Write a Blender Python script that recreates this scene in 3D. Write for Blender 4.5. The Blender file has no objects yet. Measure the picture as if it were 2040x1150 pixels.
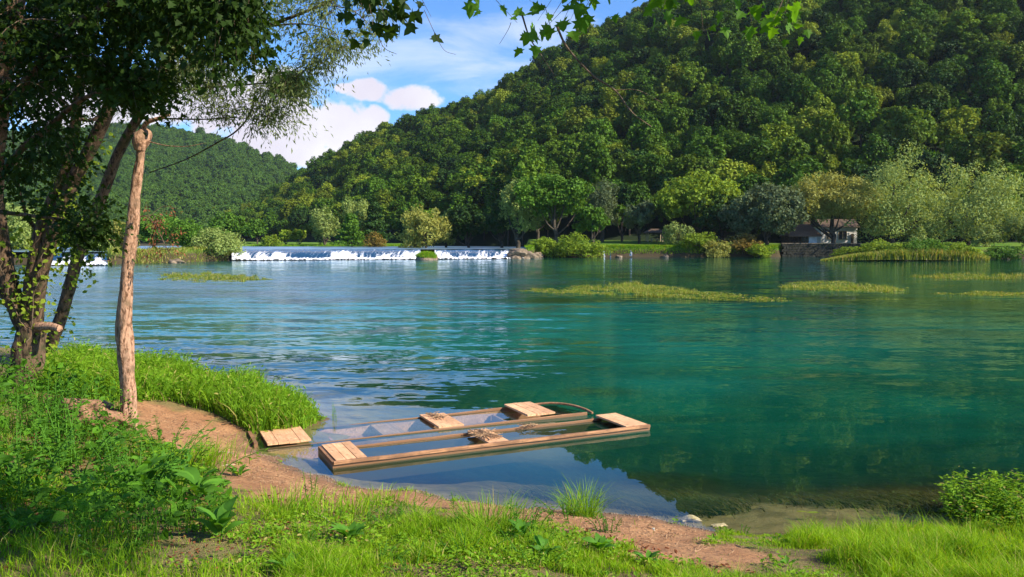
import bpy, math, random
import numpy as np
from mathutils import Vector
rs = np.random.RandomState(7); random.seed(7)
sc = bpy.context.scene
COL = sc.collection
# ------------------------------------------------------------------ camera, sky, sun, exposure
EYE = 3.0; FPX = 1600.0; PITCH = math.atan(95/1600.0)
cd = bpy.data.cameras.new('camera'); cam = bpy.data.objects.new('camera', cd); COL.objects.link(cam)
cam.location = (0, 0, EYE); cam.rotation_euler = (math.radians(90)-PITCH, 0, 0)
cd.sensor_width = 36; cd.lens = 36*FPX/2040; cd.clip_start = 0.05; cd.clip_end = 6000
sc.camera = cam
SUN_EL = math.radians(35); SH = Vector((0.92, -0.39, 0)).normalized()
S = Vector((SH.x*math.cos(SUN_EL), SH.y*math.cos(SUN_EL), math.sin(SUN_EL)))
sl = bpy.data.lights.new('sun', 'SUN'); sl.energy = 5.0; sl.angle = math.radians(0.5); sl.color = (1, 0.91, 0.74)
so = bpy.data.objects.new('sun', sl); COL.objects.link(so); so.rotation_euler = S.to_track_quat('Z', 'Y').to_euler()
sc.view_settings.view_transform = 'Standard'; sc.view_settings.look = 'None'
sc.view_settings.exposure = 0.92; sc.view_settings.gamma = 1
sc.render.engine = 'CYCLES'
try:
    sc.cycles.transparent_max_bounces = 16; sc.cycles.max_bounces = 6; sc.cycles.transmission_bounces = 3
    sc.cycles.diffuse_bounces = 3; sc.cycles.glossy_bounces = 3; sc.cycles.volume_bounces = 0
    sc.cycles.use_denoising = True; sc.cycles.sample_clamp_indirect = 4
except Exception: pass

# ------------------------------------------------------------------ node helpers
class NT:
    def __init__(s, tree): s.t = tree; s.n = tree.nodes; s.l = tree.links
    def node(s, typ, **kw):
        n = s.n.new(typ)
        for k, v in kw.items(): setattr(n, k, v)
        return n
    def put(s, inp, v):
        if isinstance(v, bpy.types.NodeSocket): s.l.new(v, inp)
        elif v is not None:
            if isinstance(v, (tuple, list)) and inp.type == 'RGBA' and len(v) == 3: v = (*v, 1)
            inp.default_value = v
    def math(s, op, a, b=0.0, c=None, clamp=False):
        n = s.node('ShaderNodeMath', operation=op, use_clamp=clamp)
        s.put(n.inputs[0], a); s.put(n.inputs[1], b)
        if c is not None: s.put(n.inputs[2], c)
        return n.outputs[0]
    def mix(s, f, a, b, blend='MIX'):
        n = s.node('ShaderNodeMix', data_type='RGBA', blend_type=blend)
        s.put(n.inputs[0], f); s.put(n.inputs[6], a); s.put(n.inputs[7], b); return n.outputs[2]
    def noise(s, vec, scale, detail=3, rough=0.55, dist=0.0):
        n = s.node('ShaderNodeTexNoise'); s.put(n.inputs['Vector'], vec)
        n.inputs['Scale'].default_value = scale; n.inputs['Detail'].default_value = detail
        n.inputs['Roughness'].default_value = rough; n.inputs['Distortion'].default_value = dist
        return n.outputs[0]
    def ramp(s, f, a, b, lo=0.0, hi=1.0):
        n = s.node('ShaderNodeMapRange', interpolation_type='SMOOTHSTEP'); s.put(n.inputs[0], f)
        n.inputs[1].default_value = a; n.inputs[2].default_value = b; n.inputs[3].default_value = lo; n.inputs[4].default_value = hi
        return n.outputs[0]
    def scale(s, vec, v):
        n = s.node('ShaderNodeVectorMath', operation='MULTIPLY'); s.put(n.inputs[0], vec); n.inputs[1].default_value = v
        return n.outputs[0]
    def attr(s, name):
        return s.node('ShaderNodeAttribute', attribute_name=name).outputs['Fac']
    def pos(s): return s.node('ShaderNodeNewGeometry').outputs['Position']
    def obj(s): return s.node('ShaderNodeTexCoord').outputs['Object']
    def bump(s, h, strength, dist=0.02):
        n = s.node('ShaderNodeBump'); s.put(n.inputs['Strength'], strength); n.inputs['Distance'].default_value = dist
        s.put(n.inputs['Height'], h); return n.outputs[0]
def newmat(name):
    m = bpy.data.materials.new(name); m.use_nodes = True; t = NT(m.node_tree); t.n.clear()
    t.out = t.node('ShaderNodeOutputMaterial'); return m, t
def principled(t, col, rough=0.8, normal=None, spec=0.3):
    p = t.node('ShaderNodeBsdfPrincipled'); t.put(p.inputs['Base Color'], col); t.put(p.inputs['Roughness'], rough)
    t.put(p.inputs['Specular IOR Level'], spec)
    if normal is not None: t.put(p.inputs['Normal'], normal)
    return p.outputs[0]
def finish(t, sh): t.l.new(sh, t.out.inputs['Surface'])

# ------------------------------------------------------------------ world
w = bpy.data.worlds.new('World'); sc.world = w; w.use_nodes = True
t = NT(w.node_tree); t.n.clear()
sky = t.node('ShaderNodeTexSky', sky_type='NISHITA'); sky.sun_disc = False
sky.sun_elevation = SUN_EL; sky.sun_rotation = math.atan2(SH.x, SH.y); sky.air_density = 1.0; sky.dust_density = 0.25; sky.ozone_density = 2.5
dv = t.node('ShaderNodeTexCoord').outputs['Generated']
sep = t.node('ShaderNodeSeparateXYZ'); t.l.new(dv, sep.inputs[0])
yy = t.math('MAXIMUM', sep.outputs[1], 0.05)
ca = t.math('DIVIDE', sep.outputs[0], yy); ce = t.math('DIVIDE', sep.outputs[2], yy)
cmb = t.node('ShaderNodeCombineXYZ'); t.l.new(ca, cmb.inputs[0]); t.l.new(ce, cmb.inputs[1])
cv = cmb.outputs[0]
n1 = t.noise(cv, 16, 7, 0.58, 0.2); n2 = t.noise(t.scale(cv, (1.5, 6, 1)), 3.0, 6, 0.62, 0.5)
def blob(px, py, rx, ry):
    a0 = (px-1020)/1600; e0 = (480-py)/1600
    dx = t.math('MULTIPLY', t.math('SUBTRACT', ca, a0), 1600/rx); dy = t.math('MULTIPLY', t.math('SUBTRACT', ce, e0), 1600/ry)
    r = t.math('ADD', t.math('MULTIPLY', dx, dx), t.math('MULTIPLY', dy, dy))
    return t.math('SUBTRACT', 1.0, r)
def maxs(L):
    o = L[0]
    for x in L[1:]: o = t.math('MAXIMUM', o, x)
    return t.math('MAXIMUM', o, -1.2)
cum = maxs([blob(*b) for b in ((540,240,130,80),(420,200,150,75),(650,262,110,64),(600,300,120,45),(200,210,200,60),(735,183,50,22),(815,200,58,24),(750,235,26,22),(705,265,50,20),(690,180,22,12),
                               (1000,-330,500,90),(300,-200,380,120),(-500,100,600,130))])
cm = t.ramp(t.math('ADD', t.math('MULTIPLY', cum, 0.55), t.math('MULTIPLY', t.math('SUBTRACT', n1, 0.5), 2.6)), -0.20, 0.20)
cir = maxs([blob(*b) for b in ((930,110,260,80),(1060,70,150,60),(700,140,160,60),(900,-60,480,50),(600,-150,300,40))])
cim = t.math('MULTIPLY', t.ramp(t.math('ADD', t.math('MULTIPLY', cir, 0.5), t.math('MULTIPLY', t.math('SUBTRACT', n2, 0.5), 3.2)), -0.2, 1.1), 0.60)
fwd = t.math('GREATER_THAN', sep.outputs[1], 0.05)
cloud = t.math('MULTIPLY', t.math('MAXIMUM', cm, cim), fwd)
lilac = t.ramp(t.noise(cv, 7, 3), 0.35, 0.7)
ccol = t.mix(lilac, (6.0, 5.6, 6.4, 1), (7.6, 7.5, 7.7, 1))
skc = t.mix(1.0, sky.outputs[0], (0.58, 1.00, 1.52, 1), 'MULTIPLY')
ccol = t.mix(t.math('SUBTRACT', 1.0, cm), ccol, (6.6, 7.0, 7.6, 1))
allc = t.mix(cloud, skc, ccol)
bg = t.node('ShaderNodeBackground'); t.put(bg.inputs[0], allc); bg.inputs[1].default_value = 0.08
wo = t.node('ShaderNodeOutputWorld'); t.l.new(bg.outputs[0], wo.inputs[0])

# ------------------------------------------------------------------ geometry helpers
cp, sp_ = math.cos(PITCH), math.sin(PITCH)
def ray(px, py):
    u = (px-1020)/FPX; v = (575-py)/FPX
    return np.array([u, cp+v*sp_, -sp_+v*cp])
def P(px, py, y):                     # point on the ray of a photo pixel at world depth y
    d = ray(px, py); return np.array([0, 0, EYE]) + d*(y/d[1])
def G(px, py, z=0.0):
    d = ray(px, py); return np.array([0, 0, EYE]) + d*((z-EYE)/d[2])
def tanel(py):
    v = (575-py)/FPX; return (-sp_+v*cp)/(cp+v*sp_)
def hash2(ix, iy, s=0):
    h = (ix*374761393 + iy*668265263 + s*1442695041) & 0xffffffff
    h = ((h ^ (h >> 13))*1274126177) & 0xffffffff
    return ((h ^ (h >> 16)) & 0xffff)/65535.0
def vnoise(x, y, s=0):
    x = np.asarray(x, float); y = np.asarray(y, float)
    ix = np.floor(x).astype(np.int64); iy = np.floor(y).astype(np.int64); fx = x-ix; fy = y-iy
    fx = fx*fx*(3-2*fx); fy = fy*fy*(3-2*fy)
    a = hash2(ix, iy, s); b = hash2(ix+1, iy, s); c = hash2(ix, iy+1, s); d = hash2(ix+1, iy+1, s)
    return (a*(1-fx)+b*fx)*(1-fy) + (c*(1-fx)+d*fx)*fy
def fbm(x, y, o=4, s=0):
    r = 0; a = 0.5; f = 1
    for k in range(o): r = r + a*vnoise(np.asarray(x)*f, np.asarray(y)*f, s+k*17); a *= 0.5; f *= 2.03
    return r/(1-0.5**o)
def sst(a, b, x):
    tt = np.clip((np.asarray(x, float)-a)/(b-a), 0, 1); return tt*tt*(3-2*tt)
def nrm(v):
    return v/np.maximum(np.linalg.norm(v, axis=-1, keepdims=True), 1e-9)
def rdir(n): return nrm(rs.normal(size=(n, 3)))

def mesh_np(name, V, FL, mats, fattr=None, vattr=None, smooth=False, mi=None):
    V = np.asarray(V, np.float32); FL = [np.asarray(f, np.int32) for f in FL if len(f)]
    me = bpy.data.meshes.new(name)
    me.vertices.add(len(V)); me.vertices.foreach_set('co', V.ravel())
    nl = sum(f.size for f in FL); nf = sum(len(f) for f in FL)
    me.loops.add(nl); me.polygons.add(nf)
    me.loops.foreach_set('vertex_index', np.concatenate([f.ravel() for f in FL]))
    tot = np.concatenate([np.full(len(f), f.shape[1], np.int32) for f in FL])
    st = np.concatenate([[0], np.cumsum(tot)[:-1]]).astype(np.int32)
    me.polygons.foreach_set('loop_start', st); me.polygons.foreach_set('loop_total', tot)
    for m in (mats if isinstance(mats, (list, tuple)) else [mats]): me.materials.append(m)
    if mi is not None: me.polygons.foreach_set('material_index', np.asarray(mi, np.int32))
    me.polygons.foreach_set('use_smooth', np.full(nf, bool(smooth)))
    me.update(calc_edges=True)
    for k, a in (fattr or {}).items():
        at = me.attributes.new(k, 'FLOAT', 'FACE'); at.data.foreach_set('value', np.asarray(a, np.float32))
    for k, a in (vattr or {}).items():
        at = me.attributes.new(k, 'FLOAT', 'POINT'); at.data.foreach_set('value', np.asarray(a, np.float32))
    return me
class MB:
    """collects shapes that form ONE mesh"""
    def __init__(s): s.V = []; s.F = {}; s.A = {}; s.n = 0
    def add(s, V, F, r=None):
        V = np.asarray(V, float); F = np.asarray(F)
        k = F.shape[1]; s.V.append(V); s.F.setdefault(k, []).append(F+s.n); s.n += len(V)
        s.A.setdefault(k, []).append(np.full(len(F), rs.rand()) if r is None else np.broadcast_to(r, (len(F),)))
        return s
    def box(s, c, h, rot=0.0, bev=0.0, jit=0.0):
        c = np.asarray(c, float); x, y, z = h
        V = np.array([[a, b, d] for d in (-z, z) for b in (-y, y) for a in (-x, x)], float)
        if jit: V += rs.uniform(-jit, jit, V.shape)
        if rot: V = V @ np.array([[math.cos(rot), math.sin(rot), 0], [-math.sin(rot), math.cos(rot), 0], [0, 0, 1]])
        return s.add(V+c, [[0, 2, 3, 1], [4, 5, 7, 6], [0, 1, 5, 4], [2, 6, 7, 3], [0, 4, 6, 2], [1, 3, 7, 5]])
    def tube(s, pts, rad, n=8, sub=3, rough=0.0, seed=0, cap=True):
        pts = np.asarray(pts, float); rad = np.asarray(rad, float)
        if sub > 1 and len(pts) > 2: pts, rad = catmull(pts, rad, sub)
        T = np.gradient(pts, axis=0); T = nrm(T)
        up = np.array([0.13, 0.97, 0.2]) if abs(T[0][2]) > 0.6 else np.array([0, 0.2, 1.0])
        A = nrm(np.cross(T, up)); B = np.cross(T, A)
        th = np.arange(n)*2*math.pi/n
        R = rad[:, None]*np.ones((1, n))
        if rough:
            L = np.concatenate([[0], np.cumsum(np.linalg.norm(np.diff(pts, axis=0), axis=1))])
            nz = fbm(np.cos(th)[None]*1.6+L[:, None]*2.5+seed, np.sin(th)[None]*1.6+L[:, None]*1.7, 4, seed)
            nz2 = fbm(th[None]*3+seed, L[:, None]*3.0, 3, seed+3)
            R = R*(1+rough*((nz-0.5)*1.6+(nz2-0.5)*0.9))
        V = pts[:, None, :]+R[..., None]*(np.cos(th)[None, :, None]*A[:, None]+np.sin(th)[None, :, None]*B[:, None])
        m = len(pts); i = np.arange(m-1)[:, None]*n; j = np.arange(n)[None]; k = (j+1) % n
        F = np.stack([i+j, i+k, i+n+k, i+n+j], -1).reshape(-1, 4)
        s.add(V.reshape(-1, 3), F)
        if cap:
            for e, r in ((0, -1), (m-1, 1)):
                base = V[e]; c = base.mean(0)+T[e]*rad[e]*0.3*r
                VV = np.vstack([base, c]); jj = np.arange(n)
                s.add(VV, np.stack([jj, (jj+1) % n, np.full(n, n)], 1))
        return s
    def mesh(s, name, mat, smooth=False, vattr=None):
        ks = sorted(s.F); FL = [np.concatenate(s.F[k]) for k in ks]
        return mesh_np(name, np.concatenate(s.V), FL, mat, {'rnd': np.concatenate([np.concatenate(s.A[k]) for k in ks])}, vattr, smooth)
    def build(s, name, mat, parent=None, smooth=False): return link(name, s.mesh(name, mat, smooth), parent)
def catmull(p, r, k):
    P4 = np.column_stack([p, r]); n = len(P4)
    E = np.vstack([2*P4[0]-P4[1], P4, 2*P4[-1]-P4[-2]]); out = []
    for i in range(n-1):
        a, b, c, d = E[i], E[i+1], E[i+2], E[i+3]
        for q in range(k):
            x = q/k
            out.append(0.5*((2*b)+(c-a)*x+(2*a-5*b+4*c-d)*x*x+(3*b-a-3*c+d)*x**3))
    out.append(P4[-1]); out = np.array(out)
    return out[:, :3], np.maximum(out[:, 3], 0.0005)
def link(name, me, parent=None):
    o = bpy.data.objects.new(name, me); COL.objects.link(o)
    if parent is not None: o.parent = parent
    return o
def tag(o, label=None, cat=None, group=None, kind=None):
    if label: o['label'] = label
    if cat: o['category'] = cat
    if group: o['group'] = group
    if kind: o['kind'] = kind
    return o
def thing(name, label, cat, loc=(0, 0, 0), rz=0.0, group=None):
    o = bpy.data.objects.new(name, None); COL.objects.link(o); o.location = tuple(float(v) for v in loc); o.rotation_euler = (0, 0, rz)
    o.empty_display_size = 0.2
    return tag(o, label, cat, group)

# leaf templates: x along the leaf, y across, z = normal
def T_oval(wd=0.5, fold=0.12):
    V = np.array([[0, 0, 0], [0.35, wd/2, fold*wd], [0.75, wd*0.36, fold*wd*0.8], [1, 0, -0.08], [0.75, -wd*0.36, fold*wd*0.8], [0.35, -wd/2, fold*wd]])
    return V, np.array([[0, 1, 2, 3], [0, 3, 4, 5]])
def T_quad(asp=1.0): return np.array([[-.5, -.5*asp, 0], [.5, -.35*asp, 0.12], [.45, .5*asp, 0], [-.4, .4*asp, 0.1]]), np.array([[0, 1, 2, 3]])
def T_tri(wd=0.16): return np.array([[0, -wd/2, 0], [0.5, wd/2, 0.03], [1, 0, -0.06], [0.5, -wd/2, 0.03]]), np.array([[0, 3, 2, 1]])
def T_maple():
    h = [(0, 0), (0.10, 0.20), (0.02, 0.46), (0.25, 0.32), (0.42, 0.56), (0.52, 0.24), (0.72, 0.20), (1, 0)]
    V = [(x, y, 0.12*abs(y)) for x, y in h]+[(x, -y, 0.12*abs(y)) for x, y in h[-2:0:-1]]; V.append((0.35, 0, -0.03))
    n = len(V)-1
    return np.array(V), np.array([[n, (i+1) % n, i] for i in range(n)])
def T_star():
    V = [(0, 0, 0), (0.02, 0.42, .05), (0.42, 0.20, 0.0), (0.40, .5, .06), (0.62, 0.2, .02), (1, 0, 0), (0.62, -0.2, .02), (0.40, -.5, .06), (0.42, -0.20, 0), (0.02, -0.42, .05)]
    return np.array(V), np.array([[0, 1, 2], [2, 3, 4], [0, 2, 4], [0, 4, 5], [0, 5, 6], [0, 6, 8], [6, 7, 8], [0, 8, 9]])
def place(tp, pos, ax, nr, size):
    V, F = tp; pos = np.asarray(pos, float); n = len(pos)
    ax = nrm(ax); nr = nrm(nr - (nr*ax).sum(1, keepdims=True)*ax); sd = np.cross(nr, ax)
    size = np.broadcast_to(np.asarray(size, float), (n,))
    W = pos[:, None]+size[:, None, None]*(V[None, :, 0:1]*ax[:, None]+V[None, :, 1:2]*sd[:, None]+V[None, :, 2:3]*nr[:, None])
    FF = (F[None]+(np.arange(n)*len(V))[:, None, None]).reshape(-1, F.shape[1])
    return W.reshape(-1, 3), FF, np.repeat(rs.rand(n), len(F))
def blades(base, h, wd, lean=0.35, segs=2, dirs=None):
    """curved grass blades; base (n,3), h (n,), wd (n,)"""
    n = len(base); a = rs.rand(n)*2*math.pi
    d = np.stack([np.cos(a), np.sin(a), 0*a], 1)
    if dirs is not None: d = nrm(d*0.5+dirs)
    a2 = rs.rand(n)*2*math.pi; s = np.stack([np.cos(a2), np.sin(a2), 0*a2], 1)
    L = lean*h*rs.uniform(0.2, 1.6, n); up = np.array([0, 0, 1.0])
    rows = []
    for k in range(segs+1):
        q = k/segs; c = base+up*(h*q*(1-0.15*q))[:, None]+d*(L*q*q)[:, None]
        if k < segs:
            ww = (wd*(1-0.45*q)/2)[:, None]*s; rows += [c-ww, c+ww]
        else: rows += [c]
    V = np.stack(rows, 1); m = V.shape[1]; o = (np.arange(n)*m)[:, None]
    Q = np.concatenate([o+np.array([[2*k, 2*k+1, 2*k+3, 2*k+2]]) for k in range(segs-1)]) if segs > 1 else np.zeros((0, 4), int)
    Tn = o+np.array([[2*segs-2, 2*segs-1, 2*segs]])
    r = rs.rand(n)
    return V.reshape(-1, 3), Q, Tn, np.tile(r, segs-1) if segs > 1 else np.zeros(0), r
def add_blades(mb, *a, **k):
    V, Q, Tn, rq, rt = blades(*a, **k)
    b = mb.n; mb.V.append(V); mb.n += len(V)
    if len(Q): mb.F.setdefault(4, []).append(Q+b); mb.A.setdefault(4, []).append(rq)
    mb.F.setdefault(3, []).append(Tn+b); mb.A.setdefault(3, []).append(rt)

# ------------------------------------------------------------------ materials
def leafmat(name, c1, c2, c3=None, trans=0.35, objvar=0.35, rough=0.62, nscale=0.35, tint=(1.6, 1.35, 0.5), straw=0.0):
    m, t = newmat(name)
    r = t.attr('rnd'); oi = t.node('ShaderNodeObjectInfo').outputs['Random']
    nz = t.noise(t.pos(), nscale, 3)
    f = t.math('ADD', t.math('MULTIPLY', r, 0.55), t.math('MULTIPLY', t.math('SUBTRACT', nz, 0.25), 0.8), clamp=True)
    c = t.mix(f, c1, c2)
    if straw: c = t.mix(t.math('MULTIPLY', t.math('GREATER_THAN', t.math('FRACT', t.math('MULTIPLY', r, 13.7)), 1-straw), 0.8), c, (0.46, 0.36, 0.13, 1))
    if c3: c = t.mix(t.math('MULTIPLY', t.ramp(oi, 0.55, 1.0), objvar*2, clamp=True), c, c3)
    dk = t.math('ADD', 1-objvar*0.6, t.math('MULTIPLY', t.math('FRACT', t.math('MULTIPLY', oi, 7.31)), objvar*1.2))
    cc = t.node('ShaderNodeCombineColor'); [t.put(cc.inputs[i], dk) for i in range(3)]
    c = t.mix(1.0, c, cc.outputs[0], 'MULTIPLY')
    p = principled(t, c, rough, None, 0.14)
    tr = t.node('ShaderNodeBsdfTranslucent'); t.put(tr.inputs[0], t.mix(1.0, c, (*tint, 1), 'MULTIPLY'))
    mx = t.node('ShaderNodeMixShader'); mx.inputs[0].default_value = trans; t.l.new(p, mx.inputs[1]); t.l.new(tr.outputs[0], mx.inputs[2])
    finish(t, mx.outputs[0]); return m
def barkmat(name, c1, c2, sc_=12, strength=0.8, moss=None):
    m, t = newmat(name); o = t.obj()
    a = t.noise(t.scale(o, (1, 1, 0.35)), sc_, 6, 0.7, 0.4); b = t.noise(o, sc_*0.25, 3)
    c = t.mix(t.ramp(a, 0.38, 0.56), c1, c2)
    if moss: c = t.mix(t.ramp(b, 0.5, 0.68), c, moss)
    finish(t, principled(t, c, 0.9, t.bump(a, strength, 0.03), 0.15)); return m
def plain(name, col, rough=0.8, var=0.25, sc_=6, bump=0.2, dist=0.02):
    m, t = newmat(name); o = t.obj(); n = t.noise(o, sc_, 5, 0.6)
    c = t.mix(t.ramp(n, 0.3, 0.7), tuple(v*(1-var) for v in col), tuple(min(1, v*(1+var)) for v in col))
    finish(t, principled(t, c, rough, t.bump(n, bump, dist))); return m
M = {}
M['forest'] = leafmat('forest_leaves', (0.020, 0.060, 0.005), (0.105, 0.210, 0.012), (0.19, 0.24, 0.018), 0.22, 0.5, nscale=0.06)
M['forest2'] = leafmat('light_forest_leaves', (0.045, 0.095, 0.007), (0.16, 0.26, 0.018), None, 0.25, 0.5, nscale=0.06)
M['forest3'] = leafmat('dark_forest_leaves', (0.012, 0.042, 0.008), (0.045, 0.10, 0.016), None, 0.2, 0.5, nscale=0.06)
M['farforest'] = leafmat('far_forest_leaves', (0.030, 0.085, 0.012), (0.12, 0.22, 0.026), None, 0.15, 0.3, nscale=0.02)
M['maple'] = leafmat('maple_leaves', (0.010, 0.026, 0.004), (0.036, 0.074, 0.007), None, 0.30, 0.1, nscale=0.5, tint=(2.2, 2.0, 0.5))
M['mapl2'] = leafmat('light_maple_leaves', (0.050, 0.13, 0.012), (0.10, 0.22, 0.02), None, 0.45, 0.1, nscale=0.6, tint=(2.2, 2.0, 0.4))
M['willow'] = leafmat('willow_leaves', (0.11, 0.15, 0.045), (0.22, 0.26, 0.09), None, 0.35, 0.15, nscale=0.5, tint=(1.5, 1.35, 0.6))
M['wcrown'] = leafmat('willow_crown', (0.14, 0.21, 0.045), (0.34, 0.40, 0.12), None, 0.30, 0.2, nscale=0.35)
M['wcrown2'] = leafmat('yellow_willow_crown', (0.18, 0.20, 0.035), (0.40, 0.39, 0.10), None, 0.30, 0.15, nscale=0.3)
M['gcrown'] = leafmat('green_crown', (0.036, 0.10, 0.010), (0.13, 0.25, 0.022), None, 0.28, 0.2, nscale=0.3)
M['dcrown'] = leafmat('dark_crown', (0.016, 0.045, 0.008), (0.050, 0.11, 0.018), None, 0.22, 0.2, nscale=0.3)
M['ycrown'] = leafmat('yellow_green_crown', (0.09, 0.16, 0.012), (0.27, 0.36, 0.028), None, 0.32, 0.2, nscale=0.3)
M['grey'] = leafmat('grey_green_crown', (0.055, 0.085, 0.035), (0.15, 0.19, 0.085), None, 0.25, 0.2, nscale=0.35)
M['rust'] = leafmat('rust_tinted_bush', (0.12, 0.11, 0.02), (0.30, 0.19, 0.04), None, 0.3, 0.1, nscale=0.8)
M['ivy'] = leafmat('vine_leaves', (0.09, 0.18, 0.015), (0.30, 0.36, 0.03), None, 0.4, 0.1, nscale=1.5)
M['under'] = leafmat('undergrowth_leaves', (0.02, 0.07, 0.006), (0.12, 0.29, 0.018), None, 0.38, 0.1, nscale=1.3, tint=(2.0, 1.8, 0.4))
M['broad'] = leafmat('broad_leaves', (0.055, 0.16, 0.018), (0.13, 0.31, 0.03), None, 0.38, 0.2, nscale=2, tint=(1.9, 1.7, 0.4))
M['grass'] = leafmat('grass_blades', (0.085, 0.22, 0.008), (0.33, 0.50, 0.016), None, 0.42, 0.1, nscale=1.4, tint=(1.5, 1.35, 0.4), straw=0.09)
M['lush'] = leafmat('lush_grass', (0.07, 0.20, 0.010), (0.27, 0.44, 0.024), None, 0.42, 0.1, nscale=1.2, straw=0.05)
M['reed'] = leafmat('reed_blades', (0.09, 0.15, 0.02), (0.29, 0.34, 0.045), None, 0.35, 0.1, nscale=0.5, straw=.22)
M['subweed'] = leafmat('submerged_weed_leaves', (0.03, 0.035, 0.006), (0.10, 0.085, 0.018), None, 0.2, 0.1, nscale=1)
M['dead'] = leafmat('dead_leaves', (0.12, 0.045, 0.02), (0.34, 0.13, 0.06), None, 0.2, 0.1, nscale=5, tint=(1.2, 0.8, 0.5))
M['bark'] = barkmat('dark_bark', (0.03, 0.02, 0.013), (0.15, 0.095, 0.06), 16, 1.0, (0.06, 0.055, 0.025))
M['bark2'] = barkmat('pale_bark', (0.15, 0.075, 0.04), (0.50, 0.29, 0.185), 26, 1.0, (0.24, 0.15, 0.09))
M['twig'] = barkmat('twig_bark', (0.07, 0.05, 0.03), (0.17, 0.12, 0.08), 25, 0.3)
M['farbark'] = barkmat('far_bark', (0.03, 0.025, 0.02), (0.09, 0.07, 0.05), 2, 0.3)
M['petal'] = plain('petals', (0.75, 0.75, 0.66), 0.6, 0.1)
M['rock'] = plain('tufa_rock', (0.17, 0.125, 0.085), 0.9, 0.5, 3, 0.8, 0.08)
M['stone'] = plain('retaining_stone', (0.030, 0.028, 0.020), 0.95, 0.5, 3.0, 0.8, 0.08)
M['white'] = plain('white_render', (0.68, 0.63, 0.59), 0.85, 0.15, 1.2)
M['timber'] = plain('dark_timber', (0.10, 0.065, 0.04), 0.85, 0.4, 4)
M['glass'] = plain('dark_glass', (0.02, 0.02, 0.025), 0.15, 0.2, 1, 0)
M['metal'] = plain('grey_metal', (0.35, 0.35, 0.36), 0.5, 0.1, 1, 0)
M['pale'] = plain('bleached_wood', (0.48, 0.38, 0.25), 0.85, 0.25, 20, 0.6)
M['stick'] = plain('stick_wood', (0.36, 0.22, 0.12), 0.9, 0.4, 20, 0.4)
M['clump'] = plain('dug_soil', (0.24, 0.13, 0.075), 1.0, 0.5, 8, 1.0, 0.06)
def tilemat():
    m, t = newmat('brown_roof_tiles'); o = t.obj(); wv = t.node('ShaderNodeTexWave', bands_direction='Z'); t.put(wv.inputs['Vector'], o)
    wv.inputs['Scale'].default_value = 1.2; n = t.noise(o, 5, 4)
    c = t.mix(n, (0.10, 0.055, 0.035, 1), (0.34, 0.20, 0.13, 1)); finish(t, principled(t, c, 0.85, t.bump(wv.outputs[1], 0.5, 0.05))); return m
M['tiles'] = tilemat()
def woodmat(name, dry, dark, wet_z=0.03):
    m, t = newmat(name); o = t.obj(); r = t.attr('rnd')
    ge = t.node('ShaderNodeSeparateXYZ'); t.l.new(t.pos(), ge.inputs[0])
    g = t.noise(t.scale(o, (3, 40, 40)) if 'rail' in name else t.scale(o, (40, 3, 40)), 1.0, 5, 0.6, 0.3); b = t.noise(o, 3.5, 4)
    c = t.mix(t.ramp(g, 0.3, 0.75), dark, dry); c = t.mix(t.math('MULTIPLY', t.ramp(b, 0.40, 0.62), 0.75), c, dark); st_ = t.noise(o, 14, 4, 0.7); c = t.mix(t.math('MULTIPLY', t.ramp(st_, 0.56, 0.66), 0.6), c, (0.13, 0.085, 0.05, 1))
    cc = t.node('ShaderNodeCombineColor'); v = t.math('ADD', 0.82, t.math('MULTIPLY', r, 0.36)); [t.put(cc.inputs[i], v) for i in range(3)]
    c = t.mix(1.0, c, cc.outputs[0], 'MULTIPLY')
    wet = t.ramp(t.math('ADD', ge.outputs[2], t.math('MULTIPLY', b, 0.03)), wet_z-0.01, wet_z+0.03, 1.0, 0.0)
    c = t.mix(wet, c, tuple(v*0.42 for v in dry))
    if wet_z > 0: c = t.mix(t.ramp(t.math('ADD', ge.outputs[2], t.math('MULTIPLY', b, 0.02)), -0.012, 0.018, 1.0, 0.0), c, (0.050, 0.042, 0.018, 1))
    finish(t, principled(t, c, t.math('SUBTRACT', 0.85, t.math('MULTIPLY', wet, 0.45)), t.bump(g, 0.35, 0.004))); return m
M['plank'] = woodmat('weathered_planks', (0.84, 0.49, 0.27), (0.58, 0.31, 0.16), 0.02)
M['rail'] = woodmat('weathered_rail', (0.50, 0.25, 0.12), (0.17, 0.085, 0.045), 0.04)
M['sunk'] = woodmat('sunken_planks', (0.60, 0.36, 0.24), (0.30, 0.17, 0.10), -0.8)

# ------------------------------------------------------------------ near bank shape
shore_px = [(-900, 672), (-300, 690), (0, 705), (150, 705), (330, 728), (480, 760), (600, 800), (648, 835), (600, 862), (505, 872), (500, 882), (522, 897),
            (600, 938), (700, 968), (800, 978), (900, 994), (1050, 1010), (1150, 1016), (1300, 1028), (1400, 1048), (1500, 1062), (1700, 1068), (2040, 1052), (2300, 1040), (2900, 1010)]
SH_W = np.array([G(*p)[:2] for p in shore_px])
LANDP = np.vstack([SH_W, [[40, 10], [40, -40], [-60, -40], [-60, SH_W[0][1]]]])
def inpoly(x, y, poly):
    x = np.asarray(x); y = np.asarray(y); c = np.zeros(x.shape, bool); n = len(poly); j = n-1
    for i in range(n):
        xi, yi = poly[i]; xj, yj = poly[j]
        if yi != yj: c ^= ((yi > y) != (yj > y)) & (x < (xj-xi)*(y-yi)/(yj-yi)+xi)
        j = i
    return c
def polydist(x, y, poly, closed=False):
    x = np.asarray(x, float); y = np.asarray(y, float); best = np.full(x.shape, 1e9)
    k = len(poly)
    for i in range(k if closed else k-1):
        a = poly[i]; b = poly[(i+1) % k]; d = b-a; L = (d*d).sum()
        q = np.clip(((x-a[0])*d[0]+(y-a[1])*d[1])/L, 0, 1)
        best = np.minimum(best, (x-a[0]-q*d[0])**2+(y-a[1]-q*d[1])**2)
    return np.sqrt(best)
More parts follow.
